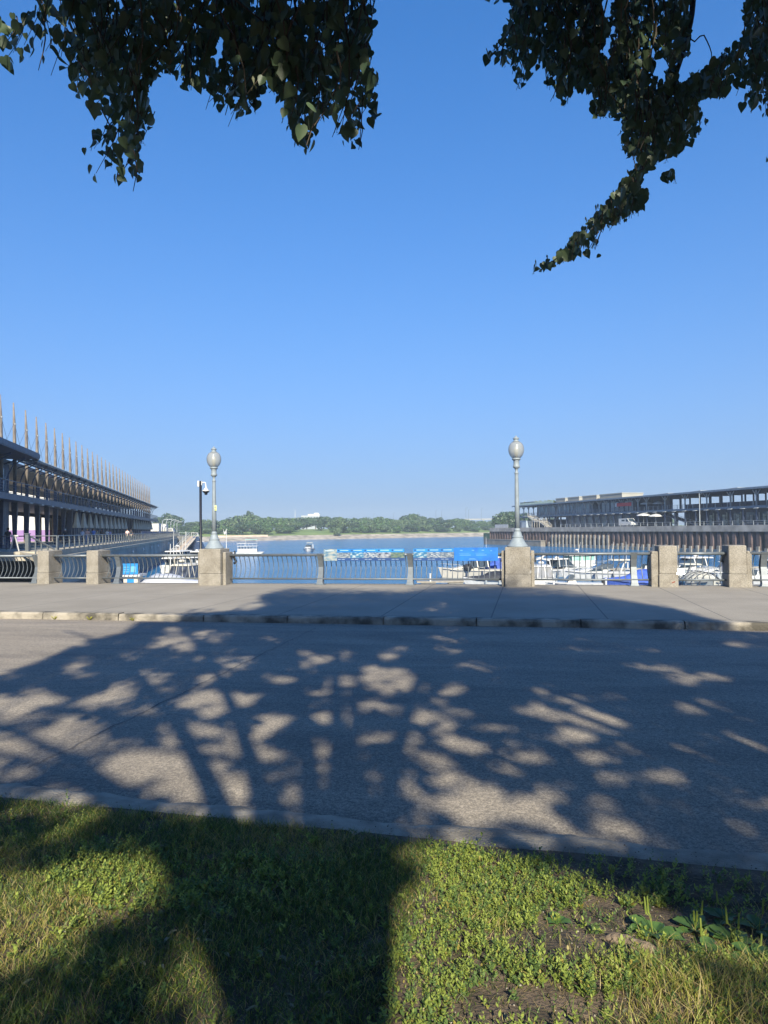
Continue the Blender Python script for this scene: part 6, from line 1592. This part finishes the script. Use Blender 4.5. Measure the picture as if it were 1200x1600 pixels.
# pebbles and crumbs of soil
X, Y, px, py, s_, t_, g = samp(30000, 24, t1=4.6); k = g.random(len(X)) < np.where(px > 560, .6, .15); X, Y = X[k], Y[k]; n = len(X)
r_ = g.uniform(.002,.007,n)[:,None,None]; O = np.array([(1,0,0),(0,1,0),(-1,0,0),(0,-1,0),(0,0,.7),(0,0,-.7)])[None]
B = np.stack([X,Y,gz(X,Y)+.002],1)[:,None,:]
Vv = (B+O*r_*g.uniform(.6,1.3,(n,6,1))).reshape(-1,3)
Q = (np.arange(n)[:,None,None]*6+np.array([(0,1,4),(1,2,4),(2,3,4),(3,0,4),(1,0,5),(2,1,5),(3,2,5),(0,3,5)])[None]).reshape(-1,3)
tag(npmesh('soil_crumbs', Vv, Q, [soil, M('pebble', (.30,.27,.23), .9, 0, .3, 9)], nper=3, mi=np.repeat((g.random(n) < .25).astype(int), 8)), 'crumbs of brown soil and tiny pebbles between the weeds', 'soil', kind='stuff')

# plantain plants at the right
plm = leaf_mat('plantain_leaves', (0.05,0.11,0.03),(0.10,0.18,0.05),.3,8)
def plantain(x, y, r, nleaf, spikes, label, seed):
    q = random.Random(seed); z = float(gz(np.array(x), np.array(y)))
    o = thing('plantain_plant', label, 'plant', (x, y, z))
    for k in range(nleaf):
        a = k*2.4+q.uniform(-.3,.3); ln = r*q.uniform(.7,1.15); w_ = ln*.27; e = q.uniform(.15,.75); rows = []
        for i in range(7):
            u = i/6; rr_ = ln*u; zz = rr_*math.sin(e)*(1-.55*u); ww = w_*(.16 if u < .25 else math.sin(min(1,(u-.15)/.85)*math.pi)**.7) if u < 1 else .002
            c = Vector((math.cos(a)*rr_*math.cos(e), math.sin(a)*rr_*math.cos(e), zz)); sd = Vector((-math.sin(a), math.cos(a), 0))
            rows.append([c+sd*ww+Vector((0,0,ww*.25)), c+sd*ww*.45, c-Vector((0,0,ww*.12)), c-sd*ww*.45, c-sd*ww+Vector((0,0,ww*.25))])
        b = MB(); b.grid(rows); b.build('leaf', plm, o, smooth=True)
    for k in range(spikes):
        a = q.uniform(0,6.28); h = q.uniform(.10,.17); dx, dy = math.cos(a)*.03, math.sin(a)*.03
        b = MB(); b.tube([(0,0,0),(dx*.5,dy*.5,h*.5),(dx,dy,h*.55),(dx*1.2,dy*1.2,h)], [.0015,.0015,.005,.0035], 6); b.build('flower_spike', wm[0], o)
for k, (pxx, pyy, r, nl, sp, lb) in enumerate([
    (1020,1425,.13,11,2,'large plantain plant, brightest one, nearest the pale root'), (1085,1415,.12,9,3,'plantain plant with three upright flower spikes at the back right'),
    (1145,1440,.13,10,2,'plantain plant half in shade near the right edge of the photo'), (1180,1475,.12,9,1,'broad leaved plantain at the lower right edge'),
    (1100,1462,.10,8,1,'small plantain in front of the larger ones'), (1185,1415,.12,8,1,'shaded plantain against the kerb at the right edge'),
    (870,1420,.08,8,0,'small rosette of round leaves among the weeds left of the root'), (700,1395,.06,7,0,'tiny broad leaved rosette in the middle of the sunny weeds'),
    (1130,1395,.10,8,1,'plantain plant deep in shade behind the others')]):
    P = gnd(pxx, pyy, .08); plantain(P.x, P.y, r, nl, sp, lb, 40+k)
# exposed root
P = gnd(930, 1430, .12); Q_ = gnd(1040, 1462, .10)
o = thing('exposed_root', 'pale weathered tree root lying bare in the soil at the right', 'root', (0,0,0))
pts = []
for k in range(13):
    u = k/12; c = P.lerp(Q_, u); x, y = c.x+.01*math.sin(u*9), c.y+.015*math.sin(u*5); pts.append((x, y, float(gz(np.array(x), np.array(y)))+.012-.05*(2*u-1)**4))
b = MB(); b.tube(pts, [.008+.022*math.sin(math.pi*min(1,k/12*.9+.08))+.004*math.sin(k*2.3) for k in range(13)], 12); b.build('bark', M('root_bark', (.10,.075,.055), .95, 0, 0, 18, 1, 45, col2=(.22,.17,.125), detail=9), o, smooth=True)
b = MB(); b.tube([pts[4], (pts[4][0]+.06,pts[4][1]-.12,pts[4][2]-.0), (pts[4][0]+.10,pts[4][1]-.25,pts[4][2]-.03)], [.02,.012,.006], 8); b.build('side_root', MATS['root_bark'], o, smooth=True)
# fallen leaves and bracts
fl = None
for k, (pxx, pyy) in enumerate([(90,1448),(262,1450),(318,1448),(332,1460),(257,1463),(358,1487),(218,1500),(250,1505),(125,1508),(410,1488),(436,1489),(460,1583),(515,1555),(443,1560),(385,1590),(475,1360),(205,1307),(258,1292),(283,1318),(375,1315),(100,1325),(305,1455),(35,1547),(536,1460),(1022,1512),(660,1470),(980,1585),(790,1595),(248,1402),(500,1502)]):
    P = gnd(pxx, pyy, .11); z = float(gz(np.array(P.x), np.array(P.y)))+.02
    if fl is None:
        b = MB(); rows = []
        for i in range(8):
            u = i/7; w_ = .0065*math.sin(math.pi*min(.98,u+.04))**.7; x = .038*u; zc = .005*math.sin(u*3.1)
            rows.append([(x, -w_, zc+.004), (x, 0, zc), (x, w_, zc+.005)])
        b.grid(rows); fl = b.build('fallen_leaf', leaf_mat('fallen_bract', (.16,.17,.10),(.26,.25,.15),.2,20)); fl.location = (P.x,P.y,z)
        tag(fl, 'small pale curled dry leaf lying on the lawn', 'leaf', 'pale fallen leaves on the lawn')
    else:
        c = fl.copy(); COL.objects.link(c); c.location = (P.x,P.y,z); q = rnd.uniform(.7,1.3); c.scale = (q,q,q)
        c.rotation_euler = (rnd.uniform(-.3,.3), rnd.uniform(-.3,.3), rnd.uniform(0,6.28))
# weed tufts at the foot of the far kerb
for pxx, lb in ((85,'tiny weed tuft at the foot of the far kerb, leftmost'),(140,'tiny weed tuft at the far kerb, middle of three'),(207,'tiny weed tuft at the far kerb just left of where the tree shadow starts')):
    P = L(s_at(pxx, T_KF-.03, 965), T_KF-.03, RZ)
    b = MB(); q = random.Random(pxx)
    for k in range(26): a = q.uniform(0,6.28); h = q.uniform(.04,.10); b.add([(0,0,0),(math.cos(a)*h*.5-.006,math.sin(a)*h*.2,h*.7),(math.cos(a)*h,math.sin(a)*h*.3-.01,h)], [(0,1,2)])
    tag(b.build('weed_tuft', gm[3], loc=P), lb, 'weed')
# lighter slab mark on the promenade

# ------------------------------------------------------------------ haze
HAZE = 0.0004
b = MB(); b.box(-1500, 1500, -300, 1600, WZ-2, 40)
hz = bpy.data.materials.new('haze'); hz.use_nodes = True; t = hz.node_tree; t.nodes.remove(t.nodes['Principled BSDF'])
pv = t.nodes.new('ShaderNodeVolumePrincipled'); pv.inputs['Color'].default_value = (0.70, 0.84, 1.0, 1); pv.inputs['Density'].default_value = HAZE; pv.inputs['Anisotropy'].default_value = 0.0
t.links.new(pv.outputs[0], t.nodes['Material Output'].inputs['Volume'])
o = b.build('haze', hz); tag(o, kind='stuff')
